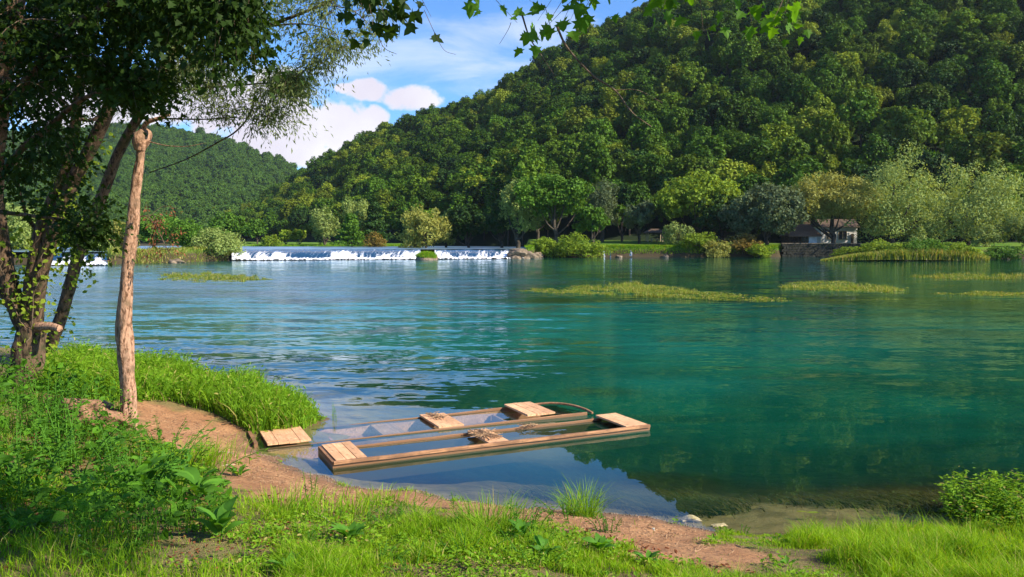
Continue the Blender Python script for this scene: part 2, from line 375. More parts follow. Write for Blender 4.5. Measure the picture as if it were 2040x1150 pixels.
def sdshore(x, y):
    d = polydist(x, y, SH_W); return np.where(inpoly(x, y, LANDP), d, -d)
def ground(x, y, detail=True):
    x = np.asarray(x, float); y = np.asarray(y, float); d = sdshore(x, y)
    d = d+(fbm(x*1.7, y*1.7, 3, 5)-0.5)*0.35*np.clip(1-np.abs(d)/1.5, 0, 1)
    land = 1.45*(1-np.exp(-np.maximum(d, 0)/5.5)); shf = sst(1.6, 3.2, x)*sst(-2.6, -1.2, d); bed = -np.minimum(1.1*(1-np.exp(np.minimum(d, 0)/3.2))-0.16*np.minimum(d+2.5, 0), 2.6)*(1-0.6*shf)
    z = np.where(d > 0, land, bed)
    if detail: z = z+(fbm(x*0.9, y*0.9, 3, 9)-0.5)*0.10*np.clip(np.abs(d), 0, 1)+(fbm(x*6, y*6, 3, 11)-0.5)*0.035*np.clip(np.abs(d)*2, 0.15, 1)
    return z
def GG(px, py):
    z = 0.0
    for _ in range(12): p = G(px, py, z); z = 0.5*z+0.5*float(ground(p[0], p[1]))
    p = G(px, py, z); p[2] = float(ground(p[0], p[1])); return p
MUDP = np.array([GG(*p)[:2] for p in [(235, 800), (270, 795), (340, 803), (430, 830), (490, 862)]]+[G(*p)[:2] for p in shore_px[10:21]]
                + [GG(*p)[:2] for p in [(1440, 1062), (1400, 1078), (1545, 1112), (1450, 1130), (1330, 1122), (1230, 1098), (1180, 1075), (1080, 1052), (950, 1034), (870, 1018), (780, 998), (715, 996), (690, 1015), (600, 1015), (520, 992), (470, 975), (430, 935), (385, 905), (310, 880), (270, 850)]])
def mudness(x, y):
    d = polydist(x, y, MUDP, True); d = np.where(inpoly(x, y, MUDP), d, -d)
    return sst(-0.12, 0.14, d+(fbm(np.asarray(x)*3, np.asarray(y)*3, 5, 21)-0.5)*0.9)

def bankmat():
    m, t = newmat('river_bank_soil'); p = t.pos(); s = t.node('ShaderNodeSeparateXYZ'); t.l.new(p, s.inputs[0])
    n = t.noise(p, 3, 6, 0.65); f = t.noise(p, 22, 6, 0.75); g = t.noise(p, 90, 3, 0.7)
    mud = t.mix(t.ramp(n, 0.35, 0.7), (0.33, 0.155, 0.068, 1), (0.50, 0.26, 0.12, 1)); mud = t.mix(t.ramp(f, 0.48, 0.66), mud, (0.16, 0.085, 0.045, 1))
    mud = t.mix(t.math('MULTIPLY', t.ramp(g, 0.62, 0.75), 0.5), mud, (0.62, 0.44, 0.28, 1))
    sod = t.mix(t.ramp(f, 0.35, 0.65), (0.09, 0.10, 0.02, 1), (0.22, 0.15, 0.06, 1)); sod = t.mix(t.ramp(g, 0.5, 0.68), sod, (0.33, 0.26, 0.12, 1)); sod = t.mix(t.ramp(n, 0.5, 0.7), sod, (0.09, 0.055, 0.03, 1))
    bed = t.mix(t.ramp(n, 0.35, 0.65), (0.15, 0.12, 0.04, 1), (0.28, 0.22, 0.085, 1)); bed = t.mix(t.ramp(f, 0.55, 0.7), bed, (0.08, 0.075, 0.03, 1))
    c = t.mix(t.attr('mud'), sod, mud)
    c = t.mix(t.ramp(s.outputs[2], 0.02, 0.13, 0.55, 0.0), c, (0.13, 0.075, 0.045, 1))
    c = t.mix(t.ramp(s.outputs[2], -0.04, 0.01, 1.0, 0.0), c, bed)
    rg = t.ramp(s.outputs[2], 0.0, 0.08, 0.45, 0.95)
    finish(t, principled(t, c, rg, t.bump(t.math('ADD', f, t.math('MULTIPLY', g, 0.3)), 0.9, 0.03), 0.3)); return m
M['bank'] = bankmat()
def grid(xs, ys):
    X, Y = np.meshgrid(xs, ys); m, n = X.shape; i = (np.arange(m-1)*n)[:, None]; j = np.arange(n-1)[None]
    return X, Y, np.stack([i+j, i+j+1, i+n+j+1, i+n+j], -1).reshape(-1, 4)
xs = np.concatenate([np.linspace(-45, -9, 70)[:-1], np.linspace(-9, 9, 280), np.linspace(9, 45, 70)[1:]])
ys = np.concatenate([np.linspace(-30, 3, 40)[:-1], np.linspace(3, 16, 240), np.linspace(16, 40, 80)[1:]])
X, Y, F = grid(xs, ys); Z = ground(X, Y)
tag(link('river_bank', mesh_np('river_bank', np.stack([X, Y, Z], -1).reshape(-1, 3), [F], M['bank'], vattr={'mud': mudness(X, Y).ravel()}, smooth=True)), kind='structure')
tag(MB().box((0, 300, -3.6), (1500, 1500, 0.3)).build('river_bed', M['bank']), kind='structure')

# ------------------------------------------------------------------ far terrain
ipx = lambda px, T: np.interp(px, [a for a, _ in T], [b for _, b in T])
def shore_y(px): return ipx(px, [(-900, 110), (0, 97), (215, 97), (240, 104), (340, 108), (455, 121), (1045, 134), (1070, 146), (1548, 148), (1556, 150.6), (1716, 150.6), (1740, 142), (1800, 138), (2040, 136), (2900, 130)])
def toe_y(px): return ipx(px, [(-900, 900), (300, 640), (430, 480), (500, 400), (600, 330), (750, 262), (900, 222), (1050, 198), (1300, 184), (1600, 180), (2040, 170), (2900, 160)])
RID = [(-900, 479), (380, 470), (440, 452), (480, 425), (530, 378), (590, 333), (650, 296), (720, 256), (800, 222), (860, 204), (930, 186), (985, 168), (1030, 128), (1080, 92), (1130, 66), (1180, 40), (1250, 8), (1330, -40), (1500, -170), (1700, -270), (2040, -400), (2900, -560)]
def ridge_y(px): return ipx(px, [(-900, 1000), (430, 640), (500, 590), (600, 540), (860, 480), (1100, 440), (1500, 430), (2040, 440), (2900, 430)])
FRI = [(-1200, 400), (-500, 330), (0, 262), (230, 244), (330, 247), (420, 262), (500, 289), (560, 312), (600, 335), (700, 385), (900, 440), (1100, 470)]
def farz(X, Y):
    px = 1020+1600*X/Y; s = Y-shore_y(px)
    nz = fbm(X*0.05, Y*0.05, 4, 31)
    land = -1+2.9*sst(-0.6, 0.9, s)+np.clip(s, 0, 40)/40*1.2
    river = -1+1.9*sst(3, 7, s)+1.5*sst(86, 96, s+(nz-0.5)*30)
    ledge = -1+2.75*sst(-0.6, 1.8, s)*(.8+.4*nz)-0.85*sst(9, 15, s); base = np.where(px > 1045, land, np.where((px > 216) & (px < 458), ledge, river))
    ty = toe_y(px); ry = ridge_y(px); E = np.array(tanel(ipx(px, RID))); zr = EYE+E*ry-13.5
    q = (Y-ty)/(ry-ty); up = np.clip(q, 0, 1); prof = 0.8*up+0.2*up*up
    gl = (fbm(X*0.022+Y*0.004, Y*0.006, 3, 41)-0.5)*0.55
    near = base+np.maximum(zr-base, 0)*prof*(1+gl*np.sin(np.pi*up))
    near = np.where(q > 1, np.maximum(base, zr-(q-1)*60*0.3*(ry-ty)/60), near)
    fr = 1050+60*np.sin(px/140); ft = 560; E2 = np.array(tanel(ipx(px, FRI))); zf = EYE+E2*fr-13
    q2 = (Y-ft)/(fr-ft); u2 = np.clip(q2, 0, 1)
    far = base+np.maximum(zf-base, 0)*(0.75*u2+0.25*u2*u2)*(1+(fbm(X*0.012, Y*0.004, 3, 51)-0.5)*0.35*np.sin(np.pi*u2))
    far = np.where(q2 > 1, np.maximum(base, zf-(Y-fr)*0.35), far)
    return np.maximum(near, far)+(nz-0.5)*0.8*sst(0, 8, s), np.clip(q, -1, 2), np.clip(q2, -1, 2)
def terrmat():
    m, t = newmat('valley_ground'); p = t.pos(); n = t.noise(p, 0.25, 5, 0.6); f = t.noise(p, 2.5, 4, 0.7)
    g = t.mix(t.ramp(n, 0.35, 0.65), (0.075, 0.17, 0.014, 1), (0.15, 0.24, 0.025, 1)); g = t.mix(t.math('MULTIPLY', f, 0.4), g, (0.06, 0.09, 0.02, 1))
    s = t.node('ShaderNodeSeparateXYZ'); t.l.new(p, s.inputs[0])
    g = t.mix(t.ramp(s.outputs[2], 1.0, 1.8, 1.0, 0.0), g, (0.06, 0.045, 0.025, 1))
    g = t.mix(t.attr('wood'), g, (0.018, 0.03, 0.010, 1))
    finish(t, principled(t, g, 0.95, t.bump(f, 0.5, 0.3), 0.1)); return m
M['terr'] = terrmat()
us = np.linspace(-1.25, 1.25, 420)
vs = np.concatenate([np.linspace(90, 160, 110)[:-1], np.geomspace(160, 2600, 190)])
U, Y, F = grid(us, vs); X = U*Y; Z, Q1, Q2 = farz(X, Y)
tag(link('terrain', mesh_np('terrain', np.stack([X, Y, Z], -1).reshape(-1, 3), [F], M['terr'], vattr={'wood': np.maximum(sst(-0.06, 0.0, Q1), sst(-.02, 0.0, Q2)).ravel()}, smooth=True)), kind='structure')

# ------------------------------------------------------------------ boats' footprints (needed by the water)
BZ = 0.085
A_ = G(665, 921, BZ); D_ = G(1295, 847, BZ); B_ = G(632, 888, BZ)
B1_len = float(np.linalg.norm((D_-A_)[:2])); B1_rot = math.atan2(D_[1]-A_[1], D_[0]-A_[0]); B1_w = 0.97
A2 = G(512, 893, 0.02); D2 = G(1160, 826, 0.02)
B2_len = float(np.linalg.norm((D2-A2)[:2])); B2_rot = math.atan2(D2[1]-A2[1], D2[0]-A2[0]); B2_w = 1.0
def rect(x, y, O, rot, L, W, m=0.03):
    a = (x-O[0])*math.cos(rot)+(y-O[1])*math.sin(rot); b = -(x-O[0])*math.sin(rot)+(y-O[1])*math.cos(rot)
    return (a > -m) & (a < L+m) & (b > -m) & (b < W+m)

# ------------------------------------------------------------------ water
def watermat(name='river_water'):
    m, t = newmat(name); p = t.pos()
    s = t.node('ShaderNodeSeparateXYZ'); t.l.new(p, s.inputs[0])
    pv = t.scale(p, (0.55, 1.25, 1.0))
    n_a = t.noise(pv, 1.35, 2, 0.5, 0.5); n_b = t.noise(t.scale(p, (0.8, 1.3, 1)), 4.5, 3, 0.6, 0.4); n_c = t.noise(t.scale(p, (0.10, 0.35, 1)), 1.0, 3, 0.6, 1.0)
    rip = t.attr('rip')
    st = t.math('MULTIPLY', rip, t.ramp(n_c, 0.3, 0.7, 0.45, 1.25))
    def ncol(vec, sc_, det, dist):
        n = t.node('ShaderNodeTexNoise'); t.put(n.inputs['Vector'], vec); n.inputs['Scale'].default_value = sc_; n.inputs['Detail'].default_value = det; n.inputs['Distortion'].default_value = dist
        v = t.node('ShaderNodeVectorMath', operation='SUBTRACT'); t.l.new(n.outputs['Color'], v.inputs[0]); v.inputs[1].default_value = (0.5, 0.5, 0.5); return v.outputs[0]
    wa = t.scale(ncol(t.scale(p, (0.35, 1.5, 1)), 0.9, 2, 0.6), (0.45, 1.05, 0)); wb = t.scale(ncol(t.scale(p, (0.7, 1.5, 1)), 4.0, 3, 0.3), (0.55, 0.70, 0))
    ad = t.node('ShaderNodeVectorMath', operation='ADD'); t.l.new(wa, ad.inputs[0]); t.l.new(wb, ad.inputs[1])
    sv = t.node('ShaderNodeVectorMath', operation='SCALE'); t.l.new(ad.outputs[0], sv.inputs[0]); t.l.new(st, sv.inputs['Scale'])
    a2 = t.node('ShaderNodeVectorMath', operation='ADD'); t.l.new(sv.outputs[0], a2.inputs[0]); a2.inputs[1].default_value = (0, 0, 1)
    nn_ = t.node('ShaderNodeVectorMath', operation='NORMALIZE'); t.l.new(a2.outputs[0], nn_.inputs[0]); nb = nn_.outputs[0]
    teal = t.attr('teal'); weed = t.attr('weed'); deep = t.attr('deep')
    pn = t.noise(t.scale(p, (0.12, 0.3, 1)), 1.0, 4, 0.6, 0.8)
    body = t.mix(t.ramp(pn, 0.35, 0.7), (0.0012, 0.050, 0.027, 1), (0.0030, 0.098, 0.052, 1))
    body = t.mix(teal, body, (0.004, 0.17, 0.145, 1))
    body = t.mix(weed, body, (0.016, 0.042, 0.010, 1))
    fmk = t.ramp(t.math('ADD', t.attr('foam'), t.math('MULTIPLY', t.math('SUBTRACT', t.noise(t.scale(p, (.6, 1, 1)), 2.5, 5, 0.7), 0.5), 0.5)), 0.30, 0.75)
    body = t.mix(fmk, body, (0.62, 0.70, 0.72, 1))
    df = t.node('ShaderNodeBsdfDiffuse'); t.put(df.inputs[0], body)
    tr = t.node('ShaderNodeBsdfTransparent'); t.put(tr.inputs[0], (0.95, 0.97, 0.90, 1))
    b1 = t.node('ShaderNodeMixShader'); t.l.new(deep, b1.inputs[0]); t.l.new(tr.outputs[0], b1.inputs[1]); t.l.new(df.outputs[0], b1.inputs[2])
    gl = t.node('ShaderNodeBsdfGlossy'); t.put(gl.inputs['Roughness'], t.attr('rough')); t.put(gl.inputs['Color'], (0.77, 0.90, 1.0, 1)); t.put(gl.inputs['Normal'], nb)  # bluer sky reflection painted in through the gloss colour
    dt = t.node('ShaderNodeVectorMath', operation='DOT_PRODUCT'); t.l.new(t.node('ShaderNodeNewGeometry').outputs['Incoming'], dt.inputs[0]); t.l.new(nb, dt.inputs[1])
    c_ = t.math('SUBTRACT', 1.0, t.math('ABSOLUTE', dt.outputs['Value']), clamp=True)
    fres = t.math('ADD', 0.02, t.math('MULTIPLY', 0.98, t.math('POWER', c_, 5.0)), clamp=True)
    mx = t.node('ShaderNodeMixShader'); t.l.new(fres, mx.inputs[0]); t.l.new(b1.outputs[0], mx.inputs[1]); t.l.new(gl.outputs[0], mx.inputs[2])
    finish(t, mx.outputs[0]); return m
M['water'] = watermat()
def gb(X, Y, px, py, wpx, hpx):
    """soft patch centred where the photo shows it, built at its world place and size"""
    c = G(px, py); hx = wpx/1600*c[1]; y1 = G(px, py-hpx)[1]; hy = max(y1-c[1], 0.1)
    return np.exp(-(((X-c[0])/hx)**2+((Y-c[1])/hy)**2))
us = np.linspace(-1.5, 1.5, 520); vs = np.concatenate([np.linspace(6.5, 20, 300)[:-1], np.geomspace(20, 152, 240)])
U, Y, F = grid(us, vs); X = U*Y
gz = ground(X, Y, True); dep = np.where(Y < 38, np.clip(-gz, 0, 5), 5)
dep = dep+2.0*sst(-3, -7, sdshore(X, Y))
for O, r_, L, W_, dd in ((A_, B1_rot, B1_len, B1_w, 0.22), (A2, B2_rot, B2_len, B2_w, 0.16)): dep = np.where(rect(X, Y, O, r_, L, W_, -0.02), np.minimum(dep, dd), dep)
deep = 1-np.exp(-dep*1.15)
warp = 1+0.9*(fbm(X*0.5, Y*0.5, 4, 61)-0.5)
teal = 0
for b, a in (((880, 640, 400, 34), .85), ((450, 640, 420, 60), .6), ((1350, 762, 190, 22), .28), ((1500, 690, 500, 30), .35), ((700, 528, 420, 12), 1.0), ((1300, 530, 400, 8), .35), ((600, 625, 500, 30), .5), ((1750, 650, 400, 22), .3), ((1200, 610, 400, 14), .6)):
    teal = teal+a*gb(X, Y, *b)
weed = 0
for b, a in (((500, 585, 150, 7), .9), ((600, 600, 110, 6), .9), ((730, 590, 55, 6), .9), ((400, 572, 60, 5), .8), ((1300, 595, 420, 9), .7), ((1250, 548, 350, 10), .55), ((1900, 605, 300, 14), .6), ((1080, 600, 90, 5), .6),
             ((1330, 965, 160, 30), .8), ((1800, 985, 170, 26), .8), ((1150, 925, 90, 20), .5), ((1200, 780, 120, 18), .55), ((620, 540, 250, 5), .5)):
    weed = weed+a*gb(X, Y, *b)
calm = np.maximum.reduce([gb(X, Y, 950, 930, 480, 85), gb(X, Y, 1300, 1010, 500, 60), 0.9*gb(X, Y, 560, 860, 170, 50), 0.9*gb(X, Y, 900, 860, 260, 45), 0.35*gb(X, Y, 1650, 880, 400, 90)])
rip = np.clip(1-calm*1.25, 0.012, 1)*np.interp(Y, [8, 14, 18, 30, 60, 90, 150], [0.12, 0.26, 0.5, 0.7, 0.7, 0.5, 0.4])
pxw = 1020+1600*X/Y; side = np.interp(pxw, [-400, 850, 1250, 2200], [1, 1, .38, .30])*(0.75+.5*fbm(X*.12, Y*.3, 3, 63))
rip = rip*side
rough = np.interp(Y, [9, 14, 20, 32, 60, 80, 150], [.02, .03, .06, .15, .20, .12, .10])*np.clip(1-calm, .1, 1)*side
fd = shore_y(pxw)-1.2-Y; fm = sst(448, 470, pxw)*sst(1052, 1035, pxw)+.7*sst(60, 80, pxw)*sst(216, 205, pxw)
wfoam = fm*np.where(fd > -3, np.exp(-np.maximum(fd, 0)/2.2), 0)*(0.35+1.1*fbm(X*.9, Y*.5, 4, 65))
tag(link('river', mesh_np('river', np.stack([X, Y, 0*X], -1).reshape(-1, 3), [F], M['water'],
    vattr={'deep': deep.ravel(), 'teal': np.clip(teal*warp, 0, 1).ravel(), 'weed': (np.clip(weed*warp, 0, 1)*sst(.2, .6, weed*warp+0*X)).ravel(), 'rip': rip.ravel(), 'foam': wfoam.ravel(), 'rough': rough.ravel()}, smooth=True)), kind='structure')
us = np.linspace(-1.3, 0.04, 60); vs = np.linspace(0, 1, 40)
U, Vv, F = grid(us, vs); Y = shore_y(1020+1600*U)+6+Vv*110; X = U*Y
tag(link('upper_river', mesh_np('upper_river', np.stack([X, Y, 0*X+1.58], -1).reshape(-1, 3), [F], M['water'],
    vattr={'deep': np.ones(X.size), 'teal': np.full(X.size, .25), 'weed': np.zeros(X.size), 'foam': np.zeros(X.size), 'rough': np.full(X.size, .3), 'rip': np.full(X.size, .35)}, smooth=True)), kind='structure')

# ------------------------------------------------------------------ waterfalls
def fallmat():
    m, t = newmat('falling_water'); p = t.pos(); s = t.scale(p, (1.0, 0.15, 0.22)); n = t.noise(s, 2.6, 5, 0.65, 0.3); n2 = t.noise(p, 3.0, 4, 0.7)
    fo = t.attr('foam')
    f = t.ramp(t.math('ADD', fo, t.math('ADD', t.math('MULTIPLY', t.math('SUBTRACT', n, 0.5), 1.9), t.math('MULTIPLY', t.math('SUBTRACT', n2, 0.5), 0.7))), 0.26, 0.72)
    gl = principled(t, (0.012, 0.05, 0.10, 1), 0.12, t.bump(n, 0.35, 0.15), 0.5)
    wh = principled(t, t.mix(n2, (0.78, 0.76, 0.80, 1), (0.92, 0.90, 0.90, 1)), 0.8, t.bump(n2, 0.6, 0.1), 0.2)
    mx = t.node('ShaderNodeMixShader'); t.l.new(f, mx.inputs[0]); t.l.new(gl, mx.inputs[1]); t.l.new(wh, mx.inputs[2]); finish(t, mx.outputs[0]); return m
M['fall'] = fallmat()
def waterfall(px0, px1, foamtab, label, wtop=1.56, run=6.2, n=360):
    q = np.linspace(0, 1, n); tt = np.linspace(0, 1, 40); Q, Tt, F = grid(q, tt)
    px = px0+(px1-px0)*Q; y0 = shore_y(px); fo = ipx(px, foamtab)
    Yc = y0-1.2+Tt*(run+1.2)
    zz = wtop*(1-(1-np.clip((Tt-0.10)/0.9, 0, 1))**1.9)
    zz = zz*(1+.16*(fbm(px*.06, 0*px, 3, 79)-.5))
    lump = fbm(px*0.35, Tt*14, 5, 71)
    big = fbm(px*0.045, 0*px, 3, 77); low = np.exp(-((zz-0.10)/(0.12+0.9*fo*sst(.25, .75, big)))**2)
    zz = np.maximum(zz, 0.03)+0.5*low*(lump-0.25).clip(0)+0.06*fbm(px*0.5, Tt*4, 3, 73)*sst(0, .2, 1-Tt)
    Xc = (px-1020)/1600*Yc
    foam = np.clip(0.02+0.80*fo*sst(1.0, .3, Tt)+0.75*low, 0, 1.0)*sst(1.0, 0.9, Tt)
    foam = np.where(Tt < 0.16, 0.95, foam)
    o = link('waterfall', mesh_np('waterfall', np.stack([Xc, Yc, zz+0.012], -1).reshape(-1, 3), [F], M['fall'], vattr={'foam': foam.ravel()}, smooth=True))
    return tag(o, label, 'waterfall', 'waterfalls over the river ledge')
waterfall(462, 838, [(462, .95), (475, .45), (488, .85), (503, .35), (520, .8), (538, .4), (560, .75), (582, .08), (640, .08), (662, .7), (690, .95), (712, .55), (738, .30), (765, .5), (788, .28), (812, .9), (838, .8)], 'wide white waterfall across the river, left of the grassy islet')
waterfall(866, 1046, [(866, .9), (885, .7), (905, .25), (925, .5), (940, .2), (962, .65), (985, .25), (1010, .75), (1046, .5)], 'shorter waterfall right of the grassy islet, against the rocky bank', n=180)
waterfall(60, 214, [(60, .5), (90, .7), (110, .2), (140, .6), (150, .3), (165, .6), (180, .15), (195, .6), (214, .1)], 'small pale cascade behind the trees at the far left', 1.45, 3, n=120)

# ------------------------------------------------------------------ foliage crowns
def crown_mb(mb, R, c, nl=9, n=2200, ls=0.5, asp=1.0, tp=None, up=0.35, shell=0.75, vert=0.0, flat=0.55, low=0.42):
    """clumped crown: lobes, sub-clumps, then leaf faces. R=(rx,ry,rz)"""
    R = np.asarray(R, float); c = np.asarray(c, float)
    d = rdir(nl); d[:, 2] = np.abs(d[:, 2])*1.1-low; d = nrm(d)
    Lc = d*R*rs.uniform(0.42, 0.70, (nl, 1)); Lc = np.vstack([Lc, [[0, 0, 0.1*R[2]]]])
    Lr = np.append(rs.uniform(0.34, 0.52, nl), 0.62)
    k = 13*len(Lc); pick = rs.choice(len(Lc), k, p=Lr**2/np.sum(Lr**2))
    sd = rdir(k); sc_c = Lc[pick]+sd*R*Lr[pick, None]*rs.uniform(0.72, 1.02, (k, 1)); sr = Lr[pick]*rs.uniform(0.22, 0.42, k)
    keep = sc_c[:, 2] > -(0.8+.3*(low > .5))*R[2]; sc_c = sc_c[keep]; sr = sr[keep]; k = len(sr)
    pk = rs.choice(k, n, p=sr**2/np.sum(sr**2)); dd = rdir(n)
    pos = sc_c[pk]+dd*R*sr[pk, None]*(rs.uniform(shell, 1.12, (n, 1)))
    out = nrm(pos/R); N = nrm(0.8*dd+0.5*out+0.75*rdir(n)+np.array([0, 0, up]))
    ax = rdir(n); ax[:, 2] = ax[:, 2]*flat-vert
    V, F, r = place(tp or T_quad(asp), pos+c, ax, N, ls*rs.uniform(0.6, 1.35, n))
    mb.add(V, F, r); return sc_c+c
def limbs_mb(mb, h0, targets, r0, n=7, spread=0.25):
    tg = targets[rs.choice(len(targets), min(n, len(targets)), replace=False)]
    for q in tg:
        s = np.array([0, 0, h0*rs.uniform(0.45, 1.0)]); m = s*0.5+q*0.5+np.array([0, 0, -0.1*abs(q[2])])
        mb.tube([s, m, q], [r0*0.5, r0*0.3, r0*0.08], 5, 2)
# forest prototypes
protos = []
for i in range(7):
    mb = MB(); rz = rs.uniform(0.85, 1.35)
    crown_mb(mb, (4.4, 4.4, 4.6*rz), (0, 0, 6.0+rz), nl=rs.randint(7, 12), n=4800, ls=0.42, up=0.5)
    cm_ = mb.mesh('crown', M[('forest', 'forest', 'forest2', 'forest', 'forest3', 'forest2', 'forest')[i]])
    tm = MB().tube([(0, 0, -2.5), (0.1, 0, 3), (0.2, 0.1, 7)], [0.3, 0.22, 0.1], 6, 2).mesh('trunk', M['farbark'], True)
    protos.append((cm_, tm))
def scatter(px0, px1, ytop, ybot, spacing, mode):
    pts = []; y = ybot
    while y < ytop:
        x0 = (px0-1020)/1600*y; x1 = (px1-1020)/1600*y
        k = max(1, int((x1-x0)/spacing)); x = x0+(np.arange(k)+rs.uniform(0, 1, k)*0.9)*(x1-x0)/k
        pts.append(np.stack([x, y+rs.uniform(-0.45, 0.45, k)*spacing], 1)); y += spacing*0.80
    p = np.concatenate(pts); z, q, q2 = farz(p[:, 0], p[:, 1]); px = 1020+1600*p[:, 0]/p[:, 1]
    if mode == 'near': ok = (q > -0.015) & (q < 1.06) & (px > 420)
    else: ok = (q2 > -0.05) & (q2 < 1.05) & ~((q > -0.05) & (q < 1.02) & (px > 480)) & (z < 400)
    return np.column_stack([p, z])[ok]
NP_ = scatter(300, 2250, 650, 160, 6.7, 'near')
dist = np.linalg.norm(NP_[:, :2], axis=1); ip = 1020+1600*NP_[:, 0]/NP_[:, 1]
score = np.where((ip > 440) & (ip < 2080), dist, dist+1e4); order = np.argsort(score)
sizes = rs.uniform(0.55, 1.0, len(NP_))*rs.uniform(.8, 1.55, len(NP_)); _q = farz(NP_[:, 0], NP_[:, 1])[1]; sizes = np.where(_q > .9, np.minimum(sizes, 1.05), sizes)
FLAB = 'dark green broadleaf tree in the closed forest on the lower slope of the steep hill'
roots = []
for k in order[:290]:
    cm_, tm = protos[rs.randint(len(protos))]
    r = thing('forest_tree', FLAB, 'tree', NP_[k]-[0, 0, 0.4], rs.uniform(0, 6.28), 'forest trees on the lower hillside')
    s = float(sizes[k]); r.scale = (s*rs.uniform(0.9, 1.1), s*rs.uniform(0.9, 1.1), s*rs.uniform(0.9, 1.2))
    link('crown', cm_, r); link('trunk', tm, r); roots.append(r)
pc = bpy.data.collections.new('crown_shapes')
seen = set()
for r in roots:
    for ch in r.children:
        if ch.name.startswith('crown') and ch.data.name not in seen: seen.add(ch.data.name); pc.objects.link(ch)
def gn_forest(name, pts, sz, mat=None):
    me = mesh_np(name, pts, [], M['forest']) if False else bpy.data.meshes.new(name)
    me.vertices.add(len(pts)); me.vertices.foreach_set('co', np.asarray(pts, np.float32).ravel())
    a = me.attributes.new('sz', 'FLOAT', 'POINT'); a.data.foreach_set('value', np.asarray(sz, np.float32))
    a = me.attributes.new('rz', 'FLOAT_VECTOR', 'POINT'); a.data.foreach_set('vector', np.column_stack([0*sz, 0*sz, rs.uniform(0, 6.28, len(pts))]).astype(np.float32).ravel())
    o = link(name, me); g = bpy.data.node_groups.new(name+'_scatter', 'GeometryNodeTree')
    g.interface.new_socket('Geometry', in_out='INPUT', socket_type='NodeSocketGeometry'); g.interface.new_socket('Geometry', in_out='OUTPUT', socket_type='NodeSocketGeometry')
    N = g.nodes; L = g.links; gi = N.new('NodeGroupInput'); go = N.new('NodeGroupOutput'); ci = N.new('GeometryNodeCollectionInfo')
    ci.inputs['Collection'].default_value = pc; ci.inputs['Separate Children'].default_value = True; ci.inputs['Reset Children'].default_value = True
    ip_ = N.new('GeometryNodeInstanceOnPoints'); ip_.inputs['Pick Instance'].default_value = True
    na = N.new('GeometryNodeInputNamedAttribute'); na.data_type = 'FLOAT'; na.inputs['Name'].default_value = 'sz'
    nb = N.new('GeometryNodeInputNamedAttribute'); nb.data_type = 'FLOAT_VECTOR'; nb.inputs['Name'].default_value = 'rz'
    L.new(gi.outputs[0], ip_.inputs['Points']); L.new(ci.outputs[0], ip_.inputs['Instance']); L.new(na.outputs[0], ip_.inputs['Scale']); L.new(nb.outputs[0], ip_.inputs['Rotation'])
    last = ip_.outputs[0]
    if mat:
        sm = N.new('GeometryNodeSetMaterial'); L.new(last, sm.inputs[0]); sm.inputs['Material'].default_value = mat; last = sm.outputs[0]
    L.new(last, go.inputs[0]); md = o.modifiers.new('scatter', 'NODES'); md.node_group = g
    return tag(o, kind='stuff')
rest = order[290:]
tag(gn_forest('hillside_forest', NP_[rest]-[0, 0, 0.4], sizes[rest]), 'dense broadleaf forest covering the upper part of the steep right hill', 'forest')
FP = scatter(-500, 900, 1120, 540, 10.5, 'far')
tag(gn_forest('far_forest', FP-[0, 0, 2], rs.uniform(0.95, 1.6, len(FP)), M['farforest']), 'bluish green forest covering the distant hill on the left', 'forest')

# ------------------------------------------------------------------ trees and bushes on the far bank
def tree(px, top, base, wid, dist, mat, kind, label, trunk_frac=0.28, nl=9, dens=1.0, group=None, name='tree', cat='tree', limbs=6, asp=1.0):
    b = P(px, base, dist); sc_ = dist/1600.0; H = (base-top)*sc_; Wd = wid*sc_*1.14; H *= 1.03
    gz_ = float(farz(np.array([b[0]]), np.array([b[1]]))[0][0])
    H += b[2]-max(gz_, 0); b[2] = max(gz_, -0.1)
    root = thing(name, label, cat, b, 0, group)
    tf = trunk_frac if kind != 'bush' else 0.0
    cz = H*(tf+(1-tf)*0.5); R = (Wd*0.52, Wd*0.50, H*(1-tf)*0.52)
    ls = {'leaf': 0.34, 'willow': 0.30, 'bush': 0.26, 'cone': 0.3}[kind if kind in ('leaf', 'willow', 'bush', 'cone') else 'leaf']*(dist/135)**0.7
    area = 4*math.pi*((R[0]*R[1])**1.6/3+2*(R[0]*R[2])**1.6/3)**(1/1.6); n = int(np.clip(area/(ls*ls)*2.4*dens, 500, 14000))
    if kind == 'willow' and tf < .1: cz = H*.45; R = (R[0], R[1], R[2]*1.16)
    mb = MB()
    if kind == 'willow':
        tg = crown_mb(mb, R, (0, 0, cz), nl+4, n, ls*1.25, 0.45, shell=0.5, vert=0.6, up=0.3, low=0.75)
    elif kind == 'cone':
        tg = []
        for q in np.linspace(0, 1, 6): tg.append(crown_mb(mb, (R[0]*(1-0.8*q)+.2, R[1]*(1-0.8*q)+.2, R[2]*0.28), (0, 0, H*(tf+0.1+0.8*(1-tf)*q)), 5, n//6, ls))
        tg = np.vstack(tg)
    elif kind == 'bush':
        tg = crown_mb(mb, (R[0]*1.05, R[1], R[2]*1.35), (0, 0, H*0.44), nl, n, ls, 0.6, vert=0.2, low=0.6)
    else: tg = crown_mb(mb, R, (0, 0, cz), nl, n, ls, asp)
    mb.build('crown', M[mat], root)
    r0 = max(0.10, 0.028*H); tb = MB()
    tb.tube([(0, 0, -0.6), (0.02*H, 0, H*tf*0.6+0.2), (-0.01*H, 0.02*H, H*max(tf, 0.15)+0.3), (0.02*H, 0, H*0.68)], [r0*1.2, r0, r0*0.8, r0*0.2], 8, 3, 0.15)
    limbs_mb(tb, H*max(tf, 0.2), tg, r0*1.2, limbs)
    tb.build('trunk', M['farbark'], root, True)
    return root
g1 = 'trees and bushes along the far bank'
